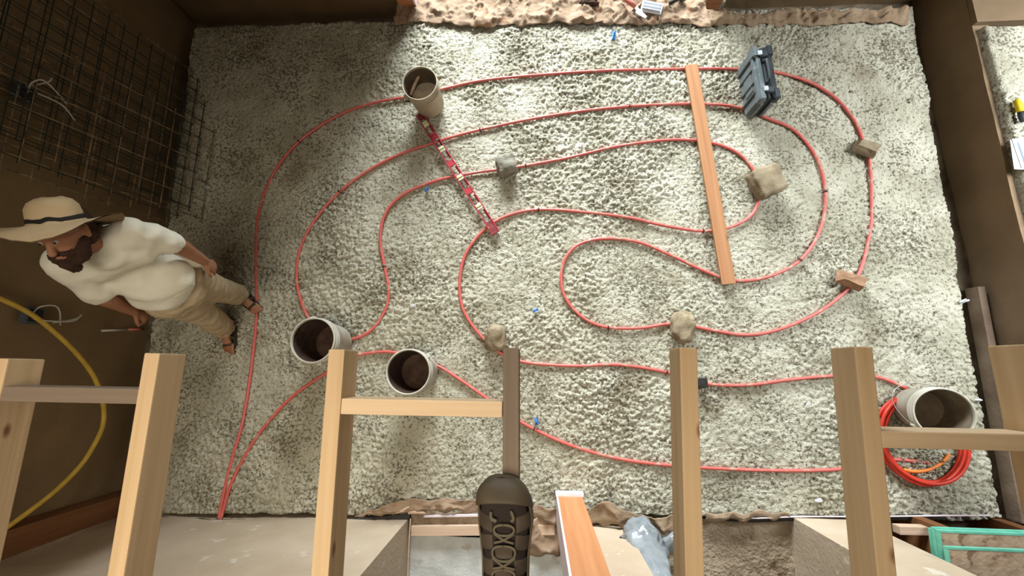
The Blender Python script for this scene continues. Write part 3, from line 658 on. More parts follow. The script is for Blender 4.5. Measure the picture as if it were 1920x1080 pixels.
tube('wood_scrap', st, [0.010, 0.013, 0.009], M['plank'], label='short pale wood stub at the end of the threshold plank', cat='scrap')

# crumpled plastic film bundles
def film(pts, rads, label, seed):
    path = catmull(pts, 10); n = len(path); rr = [rads[0]+(0)]*n
    V, F = [], []; seg = 26
    for i, p in enumerate(path):
        f = i/(n-1)*(len(rads)-1); k = min(int(f), len(rads)-2); r = rads[k]*(1-(f-k))+rads[k+1]*(f-k)
        t = (path[min(i+1, n-1)]-path[max(i-1, 0)]).normalized(); a0 = t.cross(Vector((0, 0, 1))).normalized(); b0 = t.cross(a0)
        for s in range(seg):
            a = 2*math.pi*s/seg; q = r*(1+0.42*fbm((math.cos(a)*1.6+seed, math.sin(a)*1.6, i*0.10), 3)+0.22*abs(math.sin(a*4+i*0.15)))
            V.append(p+(a0*math.cos(a)+b0*math.sin(a)*0.7)*q)
    for i in range(n-1):
        for s in range(seg): F.append((i*seg+s, i*seg+(s+1) % seg, (i+1)*seg+(s+1) % seg, (i+1)*seg+s))
    F.append(tuple(range(seg-1, -1, -1))); F.append(tuple((n-1)*seg+s for s in range(seg)))
    pyobj('plastic_sheet', V, F, M['film'], smooth=True, label=label, cat='plastic sheet')
film([P(1178, 982, 0.10), P(1196, 1000, 0.15), P(1208, 1030, 0.25), P(1228, 1070, 0.45), P(1250, 1115, 0.6)], [0.055, 0.10, 0.115, 0.09, 0.07, 0.06], 'crumpled clear plastic sheeting beside the pale earthen pier', 3)
film([P(1284, 997, 0.06), P(1262, 1012, 0.08), P(1245, 1030, 0.06), P(1240, 1060, 0.05)], [0.02, 0.035, 0.04, 0.035, 0.02], 'smaller twisted strip of clear plastic left of the fourth joist', 8)

# ------------------------------------------------------------------ far doorway tools
e = empty('grout_float', P(1222, 14, 0.06), (0.05, 0, -0.25), label='white float with raised ribs lying on the far burlap', cat='float')
box('plate', (0, 0, 0), (0.17, 0.10, 0.008), M['papr'], e, 0.002)
for k in range(3): box('rib', (0.0, -0.03+0.03*k, 0.012), (0.15, 0.008, 0.016), M['whitep'], e, 0.002)
e = empty('trowel', P(1178, 8, 0.06), (0, 0, -0.75), label='pinkish red handled trowel on the far burlap', cat='trowel')
tube('handle', [(-0.09, 0, 0.02), (-0.03, 0, 0.03), (0.03, 0, 0.03), (0.07, 0, 0.02)], [0.018, 0.02, 0.022, 0.014], M['pinkt'], e, 10)
pyobj('blade', [(0.06, -0.03, 0), (0.06, 0.03, 0), (0.19, 0.012, 0), (0.19, -0.012, 0), (0.06, -0.03, 0.003), (0.06, 0.03, 0.003), (0.19, 0.012, 0.003), (0.19, -0.012, 0.003)], [(0, 1, 2, 3), (7, 6, 5, 4), (0, 4, 5, 1), (1, 5, 6, 2), (2, 6, 7, 3), (3, 7, 4, 0)], M['steel'], e)
e = empty('hand_tool', P(1264, 4, 0.05), (0, 0, 0.5), label='small black hand tool by the right doorway post', cat='tool')
tube('handle', [(-0.05, 0, 0.01), (0, 0, 0.02), (0.05, 0, 0.01)], [0.013, 0.018, 0.012], M['tie'], e, 10); box('head', (0.07, 0, 0.01), (0.04, 0.07, 0.025), M['cased'], e, 0.004)
stone('rag', 1105, 2, (0.13, 0.07, 0.04), M['inner'], 'dark crumpled rag at the top edge of the far burlap', (0, 0, 0), 14, 0.4, 0.2, cat='rag', z=0.05)

# ------------------------------------------------------------------ items on raised right slab
e = empty('utility_knife', P(1912, 205, 0.36), (0, 0, 1.75), label='yellow and dark handled tool at the right photo edge', cat='tool')
tube('grip', [(-0.02, 0, 0), (0.02, 0, 0.004), (0.07, 0, 0)], [0.018, 0.022, 0.016], M['ytool'], e, 10)
tube('handle', [(-0.09, 0.01, 0), (-0.05, 0.005, 0), (-0.02, 0, 0)], [0.014, 0.02, 0.018], M['cased'], e, 10)
for k, (dx, ang, lab) in enumerate(((0, 0.12, 'upper white printed sheet at the right photo edge'), (-0.03, -0.05, 'lower white sheet peeking out under the other at the right edge'))):
    c = P(1928, 285, 0.352+0.004*(1-k)); e = empty('paper_sheet', (c.x+dx, c.y-0.02*k, c.z), (0, 0, ang), label=lab, cat='paper', group='papers on the raised slab')
    box('sheet', (0, 0, 0), (0.15, 0.21, 0.0015), M['papr'], e)
    if k == 0: box('ink_block', (-0.045, 0.0, 0.0014), (0.012, 0.15, 0.001), M['ink'], e)

# ------------------------------------------------------------------ green edged panels, lower right
e0 = P(1742, 985, 0.52)
stackdefs = [(1742, 990, 0.50), (1748, 988, 0.56), (1756, 993, 0.58), (1771, 1024, 0.66)]
for k, (px, py, z) in enumerate(stackdefs):
    c = P(px, py, z)
    lab = ['bottom green-edged strand board panel in the lower right stack', 'second green-edged panel up in the lower right stack', 'third green-edged panel, under the top one of the lower right stack', 'top green-edged brown panel of the lower right stack'][k]
    e = empty('edged_panel', c, (0, 0, -0.005), label=lab, cat='panel', group='stacked green edged panels')
    t = 0.016; Lp, Wp = 1.0, 0.6
    box('panel', (Lp/2, -Wp/2, 0), (Lp-0.024, Wp-0.024, t), M['osb'], e)
    box('painted_edge', (Lp/2, -0.006, 0), (Lp, 0.013, t+0.004), M['green'], e, 0.002)
    box('painted_edge', (0.006, -Wp/2-0.006, 0), (0.013, Wp-0.014, t+0.004), M['green'], e, 0.002)
c = P(1742, 990, 0.50)
for k in range(2):
    box('timber_bearer', (c.x+0.32+0.5*k, c.y-0.33, 0.175), (0.07, 0.5, 0.63), M['brownwood'], None, 0.003, label=['reddish timber bearer under the left end of the panel stack', 'reddish timber bearer under the right end of the panel stack'][k], cat='timber')
beam('sill_timber', P(1680, 992, 0.10), P(1760, 994, 0.10), 0.05, 0.06, M['plank'], label='greyish timber end between the right pier and the panel stack', cat='timber')

# ------------------------------------------------------------------ steel mesh sheets leaning on the left wall
def mesh_sheet(y0, y1, xb, ztop, m, label, sp=0.15, skew=0.0, r=0.0036):
    e = empty('steel_mesh_sheet', (xb, y0, 0.006), label=label, cat='wire mesh', group='reinforcing mesh sheets leaning on the left wall')
    xt = -3.10; dx = xt-xb; L = math.hypot(dx, ztop); ux = Vector((dx/L, skew, ztop/L))
    n = int((y1-y0)/sp)
    a = None
    for i in range(n+1):
        q = Vector((0, i*sp, 0)); V, F = tube_data([q-ux*0.0, q+ux*L*0.5+Vector((0.01*math.sin(i), 0, 0)), q+ux*L], r, 5)
        pyobj('wire', V, F, m, e)
    for j in range(int(L/sp)+1):
        q = ux*(j*sp+0.02)+Vector((0.005, 0, 0)); V, F = tube_data([q+Vector((0, -0.03, 0)), q+Vector((0, n*sp/2, 0)), q+Vector((0, n*sp+0.03, 0))], r, 5)
        pyobj('wire', V, F, m, e)
yb0 = P(395, 412).y; yb1 = P(395, 245).y
mesh_sheet(yb0, yb1+0.12, P(398, 300).x, 1.25, M['wire'], 'rusty reinforcing mesh sheet leaning furthest out from the left wall', 0.15, 0.03)
mesh_sheet(yb0+0.10, yb1+0.28, P(372, 300).x, 1.35, M['wiregreen'], 'greenish reinforcing mesh sheet, second out from the left wall', 0.15, 0.05)
mesh_sheet(yb0+0.03, yb1+0.55, P(352, 300).x, 1.45, M['wiregreen'], 'greenish reinforcing mesh sheet, third out from the left wall', 0.10, 0.0)
mesh_sheet(yb0-0.02, yb1+0.62, P(335, 300).x, 1.55, M['wire'], 'rusty reinforcing mesh sheet standing closest to the left wall', 0.15, -0.03)

# electrical boxes with loose cable ends in left wall
def ebox(px, py, label, loops, m=M['boxb'], s=1.0):
    c = Px(px, py, -3.09)
    e = empty('junction_box', c, label=label, cat='junction box')
    chamfbox('box', (0.0, 0, 0), (0.05, 0.10*s, 0.10*s), m, e, 0.006)
    chamfbox('opening', (0.024, 0, 0), (0.006, 0.078*s, 0.078*s), M['black'], e, 0.002)
    for lp_ in loops: tube('cable', catmull([Vector(p) for p in lp_], 8), 0.0045, M['cablew'], e, 8)
ebox(45, 175, 'dark blue-grey junction box with loose white cables on the left wall above the man', [
    [(0.02, 0.0, 0.0), (0.10, 0.03, 0.05), (0.13, 0.07, 0.02), (0.10, 0.06, -0.09), (0.09, 0.03, -0.16)],
    [(0.02, 0.02, 0.0), (0.09, 0.0, -0.02), (0.14, -0.02, -0.10), (0.12, -0.06, -0.20)],
    [(0.02, 0.03, 0.02), (0.08, 0.10, -0.04), (0.07, 0.16, -0.07)]])
ebox(60, 592, 'junction box with looping white cables on the left wall behind the yellow hose', [
    [(0.02, 0.0, 0.0), (0.10, -0.03, 0.05), (0.12, -0.02, -0.13), (0.10, 0.03, -0.20), (0.10, 0.0, -0.17), (0.08, -0.04, -0.05)],
    [(0.02, 0.0, 0.02), (0.06, 0.05, 0.02), (0.07, 0.07, -0.05), (0.06, 0.04, -0.10), (0.06, -0.05, -0.12)]])
e = empty('outlet_cover', Px(205, 560, -3.10), label='small white plate low on the left wall behind the man', cat='outlet')
box('plate', (0, 0, 0), (0.012, 0.07, 0.07), M['cablew'], e, 0.003); box('socket', (0.008, 0, 0), (0.004, 0.03, 0.04), M['boxb'], e, 0.001)
# yellow hose
hp = [(-160, 490), (-60, 535), (5, 562), (60, 590), (110, 630), (150, 670), (178, 710), (193, 755), (194, 790), (184, 820), (155, 868), (110, 915), (60, 955), (0, 998), (-30, 1018)]
hx = [-3.10, -3.08, -3.04, -3.0, -2.98, -2.97, -2.97, -2.98, -2.98, -2.98, -2.97, -2.96, -2.97, -3.0, -3.06]
tube('yellow_hose', catmull([Px(x, y, xx) for (x, y), xx in zip(hp, hx)], 10), 0.0145, M['yellow'], seg=12, label='yellow hose hanging in a loop on the left wall', cat='hose')
e = empty('marked_rod', Px(225, 619, -3.085), (0, 0, 0), label='thin red and white rod low on the left wall beneath the man', cat='rod')
a = Px(190, 620, -3.09)-e.location; b = Px(240, 618, -3.08)-e.location; c2 = Px(268, 617, -3.06)-e.location
tube('white_end', [a, b], 0.008, M['cablew'], e, 8); tube('red_end', [b, c2], 0.009, M['pinkt'], e, 8)

# ------------------------------------------------------------------ bodies from tapered capsules, voxel joined
def cap_data(a, b, ra, rb, seg=16, rings=8, flat=None):
    a = Vector(a); b = Vector(b); ax = b-a; L = ax.length
    ax = ax.normalized() if L > 1e-6 else Vector((0, 0, 1))
    ref = Vector(flat[0]) if flat else (Vector((1, 0, 0)) if abs(ax.x) < 0.9 else Vector((0, 1, 0)))
    u = (ref-ax*ref.dot(ax)).normalized(); v = ax.cross(u); k = flat[1] if flat else 1.0
    V = []; F = []
    for j in range(rings*2+2):
        if j <= rings: ph = -math.pi/2+math.pi/2*j/rings; c, r = a, ra
        else: ph = math.pi/2*(j-rings-1)/rings; c, r = b, rb
        for s in range(seg):
            t = 2*math.pi*s/seg; V.append(c+ax*(math.sin(ph)*r)+(u*math.cos(t)+v*math.sin(t)*k)*(max(math.cos(ph), 0.02)*r))
    n = rings*2+2
    for j in range(n-1):
        for s in range(seg): F.append((j*seg+s, j*seg+(s+1) % seg, (j+1)*seg+(s+1) % seg, (j+1)*seg+s))
    F.append(tuple(range(seg-1, -1, -1))); F.append(tuple((n-1)*seg+s for s in range(seg)))
    return V, F
def body(name, prims, voxel, m, parent, smooth=3, disp=None, **k):
    """prims: capsules (a,b,ra,rb[,flat]); joined by voxel remesh into one continuous surface"""
    V = []; F = []; o0 = Vector(parent.location)
    for p in prims:
        v, f = cap_data(*p[:4], flat=p[4] if len(p) > 4 else None); b = len(V)
        V += [q-o0 for q in v]; F += [tuple(b+i for i in g) for g in f]
    me = bpy.data.meshes.new(name+'_src'); me.from_pydata([tuple(q) for q in V], [], F)
    t = bpy.data.objects.new(name+'_src', me); C.objects.link(t)
    r = t.modifiers.new('r', 'REMESH'); r.mode = 'VOXEL'; r.voxel_size = voxel
    if smooth: s = t.modifiers.new('s', 'SMOOTH'); s.factor = 0.6; s.iterations = smooth
    dg = bpy.context.evaluated_depsgraph_get(); ev = t.evaluated_get(dg)
    me2 = bpy.data.meshes.new_from_object(ev); bpy.data.objects.remove(t)
    me2.materials.clear()
    if disp:
        for v in me2.vertices:
            d = disp(v.co+o0); v.co = v.co+v.normal*d
    return link(name, me2, m, parent, smooth=True, **k)

# ---- man in sun hat
def J(px, py, z): return P(px, py, z)
sL, sR = J(243, 436, 1.40), J(118, 492, 1.40)
eL, wL = J(336, 461, 1.14), J(382, 489, 0.93)
eR, wR = J(199, 560, 1.13), J(250, 583, 0.93)
neck = J(165, 452, 1.47); chest = J(190, 462, 1.28); pelv = J(318, 536, 0.95)
hL, hR = J(338, 517, 0.90), J(312, 556, 0.90)
kL, aL = J(402, 541, 0.50), J(446, 553, 0.09)
kR, aR = J(372, 581, 0.50), J(419, 615, 0.09)
tL, tR = J(474, 574, 0.03), J(430, 660, 0.03)
man = empty('person', (pelv.x, pelv.y, 0.0), label='man in wide tan sun hat, off-white T-shirt and khaki trousers standing at left', cat='person')
fwd = Vector((0.35, -0.94, 0)).normalized()
hc = J(122, 436, 1.585)      # head centre
hu = Vector((-0.02, 0.60, 0.80)).normalized(); hf = (Vector((0.12, -0.95, 0.35)) - hu*Vector((0.12, -0.95, 0.35)).dot(hu)).normalized(); hs = hu.cross(hf)
def H3(u, f, s): return hc+hu*u+hf*f+hs*s
prims = [(neck-Vector((0, 0, 0.08)), H3(-0.06, -0.03, 0), 0.066, 0.056),
         (H3(0.035, -0.015, 0), H3(0.02, 0.01, 0), 0.088, 0.083), (H3(-0.035, 0.03, 0), H3(-0.075, 0.055, 0), 0.062, 0.042),
         (H3(0.01, 0.09, 0), H3(-0.028, 0.108, 0), 0.010, 0.016), (H3(-0.06, 0.085, -0.015), H3(-0.06, 0.085, 0.015), 0.014, 0.014),
         (H3(0.035, 0.08, -0.03), H3(0.035, 0.08, 0.03), 0.016, 0.016),
         (H3(0.015, -0.005, 0.083), H3(-0.02, 0.0, 0.085), 0.017, 0.011), (H3(0.015, -0.005, -0.083), H3(-0.02, 0.0, -0.085), 0.017, 0.011)]
def arm(s, el, w, dirp, prims, grip):
    prims += [(s, el, 0.052, 0.042), (el, w, 0.043, 0.027)]
    d = (w-el).normalized(); palm = w+d*0.085; side = dirp.normalized(); nrm = d.cross(side).normalized()
    prims.append((w, palm, 0.026, 0.036, (side, 0.5)))
    for k, ln in enumerate((0.068, 0.078, 0.072, 0.056)):
        r0 = w+d*0.078+side*(0.030-0.020*k); m1 = r0+d*ln*0.55+nrm*grip*0.012; m2 = m1+d*ln*0.40+nrm*grip*0.030
        prims += [(r0, m1, 0.0105, 0.0095), (m1, m2, 0.0095, 0.0075)]
    t0 = w+d*0.025+side*0.026; t1 = t0+d*0.035+side*0.028+nrm*grip*0.01; t2 = t1+d*0.035+side*0.006+nrm*grip*0.012
    prims += [(t0, t1, 0.013, 0.011), (t1, t2, 0.011, 0.008)]
arm(sL, eL, wL, Vector((0.2, -1, 0.1)), prims, 0.5); arm(sR, eR, wR, Vector((0.3, -1, 0.3)), prims, 1)
for (k_, a_, t_) in ((kL, aL, tL), (kR, aR, tR)):
    prims += [(k_, a_, 0.058, 0.036)]
    d = (t_-a_); d.z = 0; d.normalize(); sd = Vector((-d.y, d.x, 0)); heel = a_-d*0.045; heel.z = 0.05
    ball = a_+d*0.13; ball.z = 0.042
    prims += [(a_, heel, 0.036, 0.032), (a_, ball, 0.036, 0.030, (sd, 0.75))]
    for q in range(5):
        st_ = ball+sd*(0.032-0.016*q); prims.append((st_, st_+d*(0.062-0.007*q)-Vector((0, 0, 0.012)), 0.012, 0.009))
prims += [(neck-Vector((0, 0, 0.06)), chest, 0.065, 0.10), (chest, pelv, 0.095, 0.095), (hL, kL, 0.08, 0.055), (hR, kR, 0.08, 0.055)]
body('body', prims, 0.0065, M['skin'], man, 2)
# shirt
def wr(a, fr, seed):
    return lambda p: a*(0.5-abs(fbm((p.x*fr*0.7+seed, p.y*fr*0.7, p.z*fr*1.2+0.8*fr*p.x), 3))*2.4)
side = (sL-sR).normalized()
belly = J(255, 500, 1.10)+fwd*0.02
top_ = pelv+Vector((0, 0, 0.06))
pr = [(sL-side*0.03, sR+side*0.03, 0.072, 0.072), (sL-side*0.07-Vector((0, 0, 0.10)), sR+side*0.07-Vector((0, 0, 0.10)), 0.112, 0.112),
      (chest, belly, 0.135, 0.138), (chest+side*0.06, belly+side*0.05, 0.115, 0.118), (chest-side*0.06, belly-side*0.04, 0.115, 0.115),
      (belly, top_, 0.138, 0.150), (belly+side*0.04, top_+side*0.05, 0.118, 0.125), (belly-side*0.03, top_-side*0.05, 0.115, 0.122),
      (neck-Vector((0, 0, 0.09)), neck-Vector((0, 0, 0.045)), 0.115, 0.085),
      (sL, sL.lerp(eL, 0.78), 0.074, 0.070), (sR, sR.lerp(eR, 0.80), 0.074, 0.070)]
def folds(p):
    q = p-belly; a = q.dot(side); b = q.z
    f = math.sin(26*b+7*a+5*fbm((p.x*3, p.y*3, p.z*3), 2))
    return 0.009*f*max(0.25, min(1, 0.9-b*2.2))+0.007*(0.4-abs(fbm((p.x*5, p.y*5, p.z*6), 3))*2.2)
body('shirt', pr, 0.012, M['shirt'], man, 8, folds)
# neckline ring
body('collar', [(neck+Vector((math.cos(a)*0.076, math.sin(a)*0.076, -0.035+0.02*math.sin(a)-0.02*0)), neck+Vector((math.cos(a+0.4)*0.076, math.sin(a+0.4)*0.076, -0.035+0.02*math.sin(a+0.4))), 0.011, 0.011) for a in np.arange(0, 6.28, 0.4)], 0.006, M['shirt'], man, 2)
pr = [(pelv-Vector((0, 0, 0.03)), pelv-Vector((0, 0, 0.08)), 0.115, 0.128), (hL, hR, 0.125, 0.125), (hL, kL, 0.122, 0.088), (kL, kL.lerp(aL, 0.80), 0.086, 0.078),
      (hR, kR, 0.122, 0.088), (kR, kR.lerp(aR, 0.80), 0.088, 0.082)]
body('trousers', pr, 0.010, M['pants'], man, 3, wr(0.009, 8, 5))
for (k_, a_) in ((kL, aL), (kR, aR)):
    q = k_.lerp(a_, 0.88); d = (a_-k_).normalized()
    body('trouser_cuff', [(q-d*0.03, q+d*0.02, 0.074, 0.080)], 0.008, M['pants'], man, 2, wr(0.014, 16, 3))
# sandals
for (a_, t_) in ((aL, tL), (aR, tR)):
    d = (t_-a_); d.z = 0; d.normalize(); sd = Vector((-d.y, d.x, 0)); O = Vector(man.location)
    out = []
    for k in range(24):
        a = 2*math.pi*k/24; u = math.cos(a); w = math.sin(a); Ls = 0.128; wd = 0.046+0.008*u
        out.append(a_+d*(0.045+u*Ls)+sd*(w*wd)-O)
    s_ = prism('sandal_sole', [(q.x, q.y) for q in out], 0.002, 0.022, M['sandal'], man)
    for f0, wd in ((0.02, 0.05), (0.075, 0.048), (0.125, 0.045)):
        pts = []
        for i in range(9):
            a = math.pi*i/8; pts.append(a_+d*(f0)+sd*(math.cos(a)*wd)+Vector((0, 0, -a_.z+0.015+math.sin(a)*(0.085-f0*0.28)))-O)
        V = []; F = []
        for q in pts:
            for dd in (-0.012, 0.012): V.append(q+d*dd); V.append(q+d*dd+Vector((0, 0, 0.005)))
        for i in range(8):
            b_ = i*4
            for x0, x1 in ((0, 1), (1, 3), (3, 2), (2, 0)): F.append((b_+x0, b_+x1, b_+4+x1, b_+4+x0))
        pyobj('sandal_strap', V, F, M['sandal'], man)
# beard, hair, eyes
body('beard', [(H3(-0.075, 0.055, -0.035), H3(-0.075, 0.055, 0.035), 0.042, 0.042), (H3(-0.10, 0.075, 0), H3(-0.125, 0.075, 0), 0.040, 0.026), (H3(-0.03, 0.02, 0.068), H3(-0.08, 0.045, 0.04), 0.022, 0.034), (H3(-0.03, 0.02, -0.068), H3(-0.08, 0.045, -0.04), 0.022, 0.034), (H3(-0.045, 0.092, -0.025), H3(-0.045, 0.092, 0.025), 0.011, 0.011)], 0.007, M['hair'], man, 2, wr(0.004, 60, 1))
body('hair', [(H3(0.02, -0.035, 0), H3(-0.03, -0.04, 0), 0.092, 0.075), (H3(0.0, -0.02, 0.03), H3(-0.03, -0.02, 0.045), 0.066, 0.048), (H3(0.0, -0.02, -0.03), H3(-0.03, -0.02, -0.045), 0.066, 0.048)], 0.008, M['hair'], man, 2, wr(0.004, 60, 4))
for s_ in (-0.03, 0.03):
    ey = body('eye', [(H3(0.012, 0.083, s_), H3(0.012, 0.0835, s_), 0.0105, 0.0105)], 0.004, M['eye'], man, 1)
    p_ = H3(0.012, 0.094, s_); ir = body('iris', [(p_, p_+hf*0.001, 0.0045, 0.0045)], 0.0025, M['iris'], man, 0)
# hat (axis tipped back)
hat_u = Vector((-0.10, 0.90, 0.42)).normalized(); hat_c = hc+hu*0.040
xh = Vector((1, 0, 0)); xh = (xh-hat_u*xh.dot(hat_u)).normalized(); yh = hat_u.cross(xh)
HM = Matrix((xh, yh, hat_u)).transposed()
he = empty('sun_hat', (0, 0, 0)); he.parent = man
he.matrix_basis = Matrix.Translation(hat_c-Vector(man.location)) @ HM.to_4x4() @ Matrix.Diagonal((0.92, 0.92, 0.86, 1))
he['label'] = 'wide-brimmed tan canvas hat'
V = []; F = []; seg = 64
prof = [(0.240, 0.0), (0.20, 0.002), (0.15, 0.004), (0.108, 0.010), (0.100, 0.020), (0.099, 0.05), (0.094, 0.085), (0.078, 0.112), (0.05, 0.126), (0.02, 0.130), (0.002, 0.130)]
prof_in = [(0.002, 0.122), (0.02, 0.122), (0.046, 0.118), (0.072, 0.106), (0.088, 0.083), (0.093, 0.05), (0.095, 0.02), (0.104, 0.004), (0.15, -0.002), (0.20, -0.004), (0.239, -0.005)]
def hatp(r, z, t):
    w = max(0, (r-0.105)/0.135); zz = z + w*w*(0.030*math.sin(2*t+0.6)-0.012+0.018*math.sin(3*t+1.9)) + (0.006*fbm((r*20*math.cos(t), r*20*math.sin(t), z*14), 3) if r > 0.01 else 0)
    ex = 1+0.04*math.cos(2*t)
    return (r*math.cos(t)*ex, r*math.sin(t)*ex*0.94, zz)
def lath2(name, prof, m, par):
    V = []; F = []
    for r, z in prof:
        for i in range(seg): V.append(hatp(r, z, 2*math.pi*i/seg))
    for j in range(len(prof)-1):
        for i in range(seg): F.append((j*seg+i, j*seg+(i+1) % seg, (j+1)*seg+(i+1) % seg, (j+1)*seg+i))
    return pyobj(name, V, F, m, par, smooth=True)
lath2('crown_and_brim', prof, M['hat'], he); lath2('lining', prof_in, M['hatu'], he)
lath2('hat_band', [(0.1045, 0.012), (0.1035, 0.016), (0.1025, 0.034), (0.098, 0.036)], M['band'], he)

# ---- photographer's foot on the joist
toe = P(944, 899, 2.31); LF = 0.29; fy1 = toe.y; fx = P(947, 985, 2.30).x; z0 = JT
ft = empty('person', (fx, fy1-LF, z0+0.001), label='dark hiking sandal and bare ankle of the photographer stepping on the narrow joist', cat='person')
def prof_w(u):   # half width along length 0 heel..1 toe
    return np.interp(u, [0, 0.02, 0.06, 0.12, 0.3, 0.5, 0.72, 0.84, 0.90, 0.94, 0.97, 0.99, 1.0], [0.012, 0.022, 0.031, 0.037, 0.039, 0.041, 0.0505, 0.0485, 0.044, 0.037, 0.028, 0.018, 0.010])
_w0 = prof_w
def prof_w(u):
    return _w0(u) if u < 0.80 else float(_w0(0.80))*max(0.0004, 1-((u-0.80)/0.2)**2.3)**0.5
def prof_c(u): return np.interp(u, [0, 0.4, 0.75, 1.0], [0.005, 0.003, 0.0, -0.010])
def prof_h(u): return np.interp(u, [0, 0.2, 0.35, 0.45, 0.6, 0.75, 0.88, 0.96, 1.0], [0.085, 0.105, 0.11, 0.098, 0.078, 0.062, 0.054, 0.044, 0.034])
def fs(u, v, off=0.0):
    c = math.cos(v); s = math.sin(v); e_ = (max(0.0, 1-((u-0.86)/0.14)**2.4)**0.5 if u > 0.86 else 1.0); w = prof_w(u)+off*(0.3+0.7*e_); h = (prof_h(u)-0.02)*(0.25+0.75*e_)+off*e_
    return (prof_c(u)-c*w*(abs(c)**-0.25 if abs(c) > 1e-3 else 1), u*LF, 0.022+max(0, s)**0.75*h)
def patch(name, u0, u1, v0, v1, off, m, thick=0.004, nu=12, nv=14, tip=False, **k):
    V = []; F = []
    for layer in (0, 1):
        for i in range(nu+1):
            for j in range(nv+1):
                v = v0+(v1-v0)*j/nv; a = u0(j/nv) if callable(u0) else u0; b = u1(j/nv) if callable(u1) else u1
                V.append(fs(a+(b-a)*(math.sin(math.pi/2*i/nu) if tip else i/nu), v*math.pi, off-layer*thick))
    n1 = (nu+1)*(nv+1); w = nv+1
    for i in range(nu):
        for j in range(nv):
            a = i*w+j; F.append((a, a+1, a+w+1, a+w)); F.append((n1+a, n1+a+w, n1+a+w+1, n1+a+1))
    for j in range(nv): F.append((j, n1+j, n1+j+1, j+1)); a = nu*w+j; F.append((a, a+1, n1+a+1, n1+a))
    for i in range(nu): a = i*w; F.append((a, a+w, n1+a+w, n1+a)); a = i*w+nv; F.append((a, n1+a, n1+a+w, a+w))
    return pyobj(name, V, F, m, ft, smooth=True, **k)
us = np.sin(np.linspace(0, math.pi/2, 40))
outl = [(prof_c(u)-(prof_w(u)+0.007), u*LF+(-0.006 if u == 0 else 0)) for u in us]+[(prof_c(u)+(prof_w(u)+0.007), u*LF*1.0) for u in us[::-1]]
prism('sole', outl, 0.0, 0.024, M['rubber'], ft)
outl2 = [(prof_c(u)-(prof_w(u)-0.002), u*LF) for u in us]+[(prof_c(u)+(prof_w(u)-0.002), u*LF) for u in us[::-1]]
prism('footbed', outl2, 0.024, 0.032, M['inside'], ft)
patch('toe_cap', lambda t: 0.80+0.055*math.sin(math.pi*t), 1.0, 0.0, 1.0, 0.0105, M['rubber'], 0.005, 20, 30, tip=True, label='smooth rubber toe cap')
for sgn in (0, 1):   # side straps left/right
    for k, (c0, c1, wd) in enumerate(((0.755, 0.725, 0.046), (0.60, 0.635, 0.046), (0.475, 0.50, 0.046), (0.355, 0.385, 0.046))):
        f0 = lambda t, c0=c0, c1=c1, wd=wd: c0+(c1-c0)*t-wd
        f1 = lambda t, c0=c0, c1=c1, wd=wd: c0+(c1-c0)*t+wd*(0.75 if k else 1)
        if sgn == 0: patch('strap', f0, f1, 0.0, 0.39, 0.004, M['sandal'])
        else: patch('strap', lambda t: f0(1-t), lambda t: f1(1-t), 0.61, 1.0, 0.004, M['sandal'])
patch('tongue', 0.27, 0.86, 0.15, 0.85, 0.0025, M['inside'], 0.003, 24, 14, label='dark inner lining')
patch('heel_counter', 0.01, lambda t: 0.33-0.10*math.sin(math.pi*t), 0.0, 0.36, 0.006, M['rubber'])
patch('heel_counter', 0.01, lambda t: 0.33-0.10*math.sin(math.pi*t), 0.64, 1.0, 0.006, M['rubber'])
patch('side_rand', 0.03, 0.85, 0.0, 0.10, 0.007, M['rubber'], 0.004, 30, 4)
patch('side_rand', 0.03, 0.85, 0.90, 1.0, 0.007, M['rubber'], 0.004, 30, 4)
for k, (uc, ru, rv, lab) in enumerate(((0.70, 0.030, 0.075, 0), (0.575, 0.040, 0.10, 1), (0.455, 0.040, 0.105, 1), (0.335, 0.045, 0.12, 1))):
    pad = patch('tongue_pad', uc-ru*0.8, uc+ru*0.8, 0.5-rv*0.75, 0.5+rv*0.75, 0.006, M['inside'] if not lab else M['sandal'])
    ring = [Vector(fs(uc+ru*math.cos(a), (0.5+rv*math.sin(a))*math.pi, 0.009)) for a in np.linspace(0, 2*math.pi, 25)]
    tube('lace_loop', ring, 0.0026, M['cord'], ft, 6)
    if k < 3:
        for s_ in (-1, 1): tube('lace', catmull([fs(uc-ru*0.6, (0.5-s_*rv)*math.pi, 0.010), fs(uc-ru-0.02, 0.5*math.pi, 0.012), fs(uc-ru-0.04, (0.5+s_*rv)*math.pi, 0.010)], 6), 0.0022, M['cord'], ft, 6)
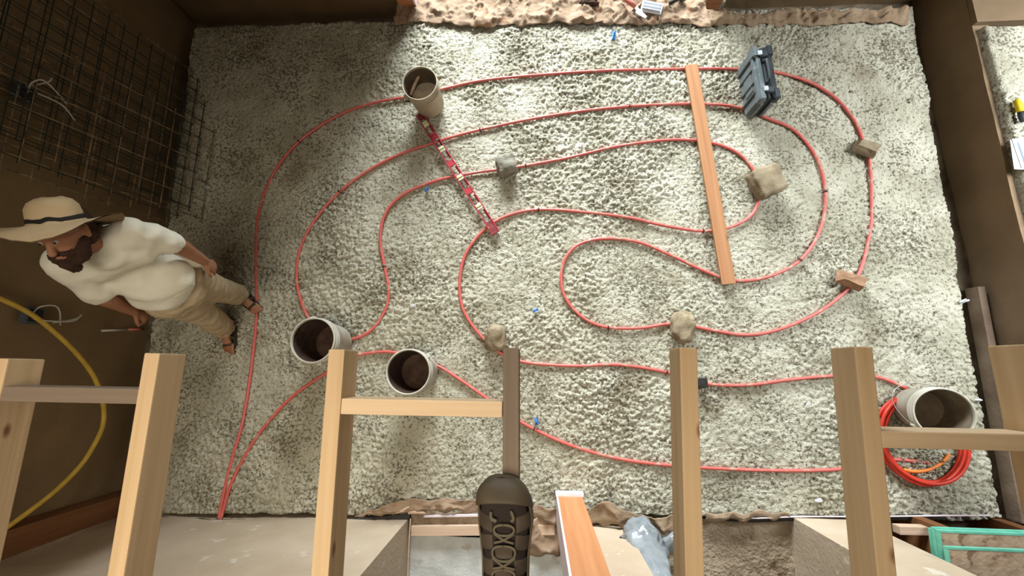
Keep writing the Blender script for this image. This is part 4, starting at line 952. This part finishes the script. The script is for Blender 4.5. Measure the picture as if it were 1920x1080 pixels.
tube('toe_post', catmull([fs(0.80, 0.38*math.pi, 0.004), fs(0.765, 0.40*math.pi, 0.010), fs(0.75, 0.45*math.pi, 0.009)], 5), 0.0035, M['cord'], ft, 8)
tube('toe_post', catmull([fs(0.81, 0.56*math.pi, 0.004), fs(0.77, 0.57*math.pi, 0.010), fs(0.75, 0.55*math.pi, 0.009)], 5), 0.0035, M['cord'], ft, 8)
for k in range(3):
    p_ = fs(0.262, (0.44+0.06*k)*math.pi, 0.012)
    bm = bmesh.new(); bmesh.ops.create_uvsphere(bm, u_segments=12, v_segments=8, radius=0.0048)
    o = bmobj('cord_bead', bm, M['whitep'], ft, smooth=True); o.location = p_
L0 = Vector(ft.location)
def ffs(u, v=0.5, k=0.0): x, y, z = fs(u, v*math.pi, k); return L0+Vector((x, y, z))
def fc(u, z): return L0+Vector((float(prof_c(u)), u*LF, z))
pr = [(fc(0.10, 0.058), fc(0.30, 0.060), 0.030, 0.031), (fc(0.30, 0.064), fc(0.62, 0.052), 0.033, 0.025), (fc(0.12, 0.075), fc(0.32, 0.072), 0.032, 0.034)]
for q in range(5):
    x = 0.030-0.0155*q; a = L0+Vector((x-0.002, LF*(0.62), 0.050)); b = L0+Vector((x*0.85-0.006, LF*(0.885-0.022*q), 0.038)); pr.append((a, b, 0.013, 0.0105))
ank = fc(0.16, 0.11); kn = ank+Vector((0.02, -0.03, 0.40)); hipp = kn+Vector((0.05, -0.42, 0.18))
pr += [(fc(0.16, 0.06), ank, 0.036, 0.040), (ank, ank+Vector((0.008, -0.012, 0.14)), 0.039, 0.050), (ank+Vector((0.008, -0.02, 0.14)), kn, 0.055, 0.058), (ank+Vector((0, -0.03, 0.24)), ank+Vector((0, -0.025, 0.18)), 0.056, 0.05), (kn, hipp, 0.062, 0.085)]
body('leg_and_foot', pr, 0.0045, M['skinl'], ft, 4)
body('shorts_leg', [(kn.lerp(hipp, 0.25), hipp, 0.092, 0.115)], 0.012, M['pants'], ft, 2, wr(0.008, 9, 2))
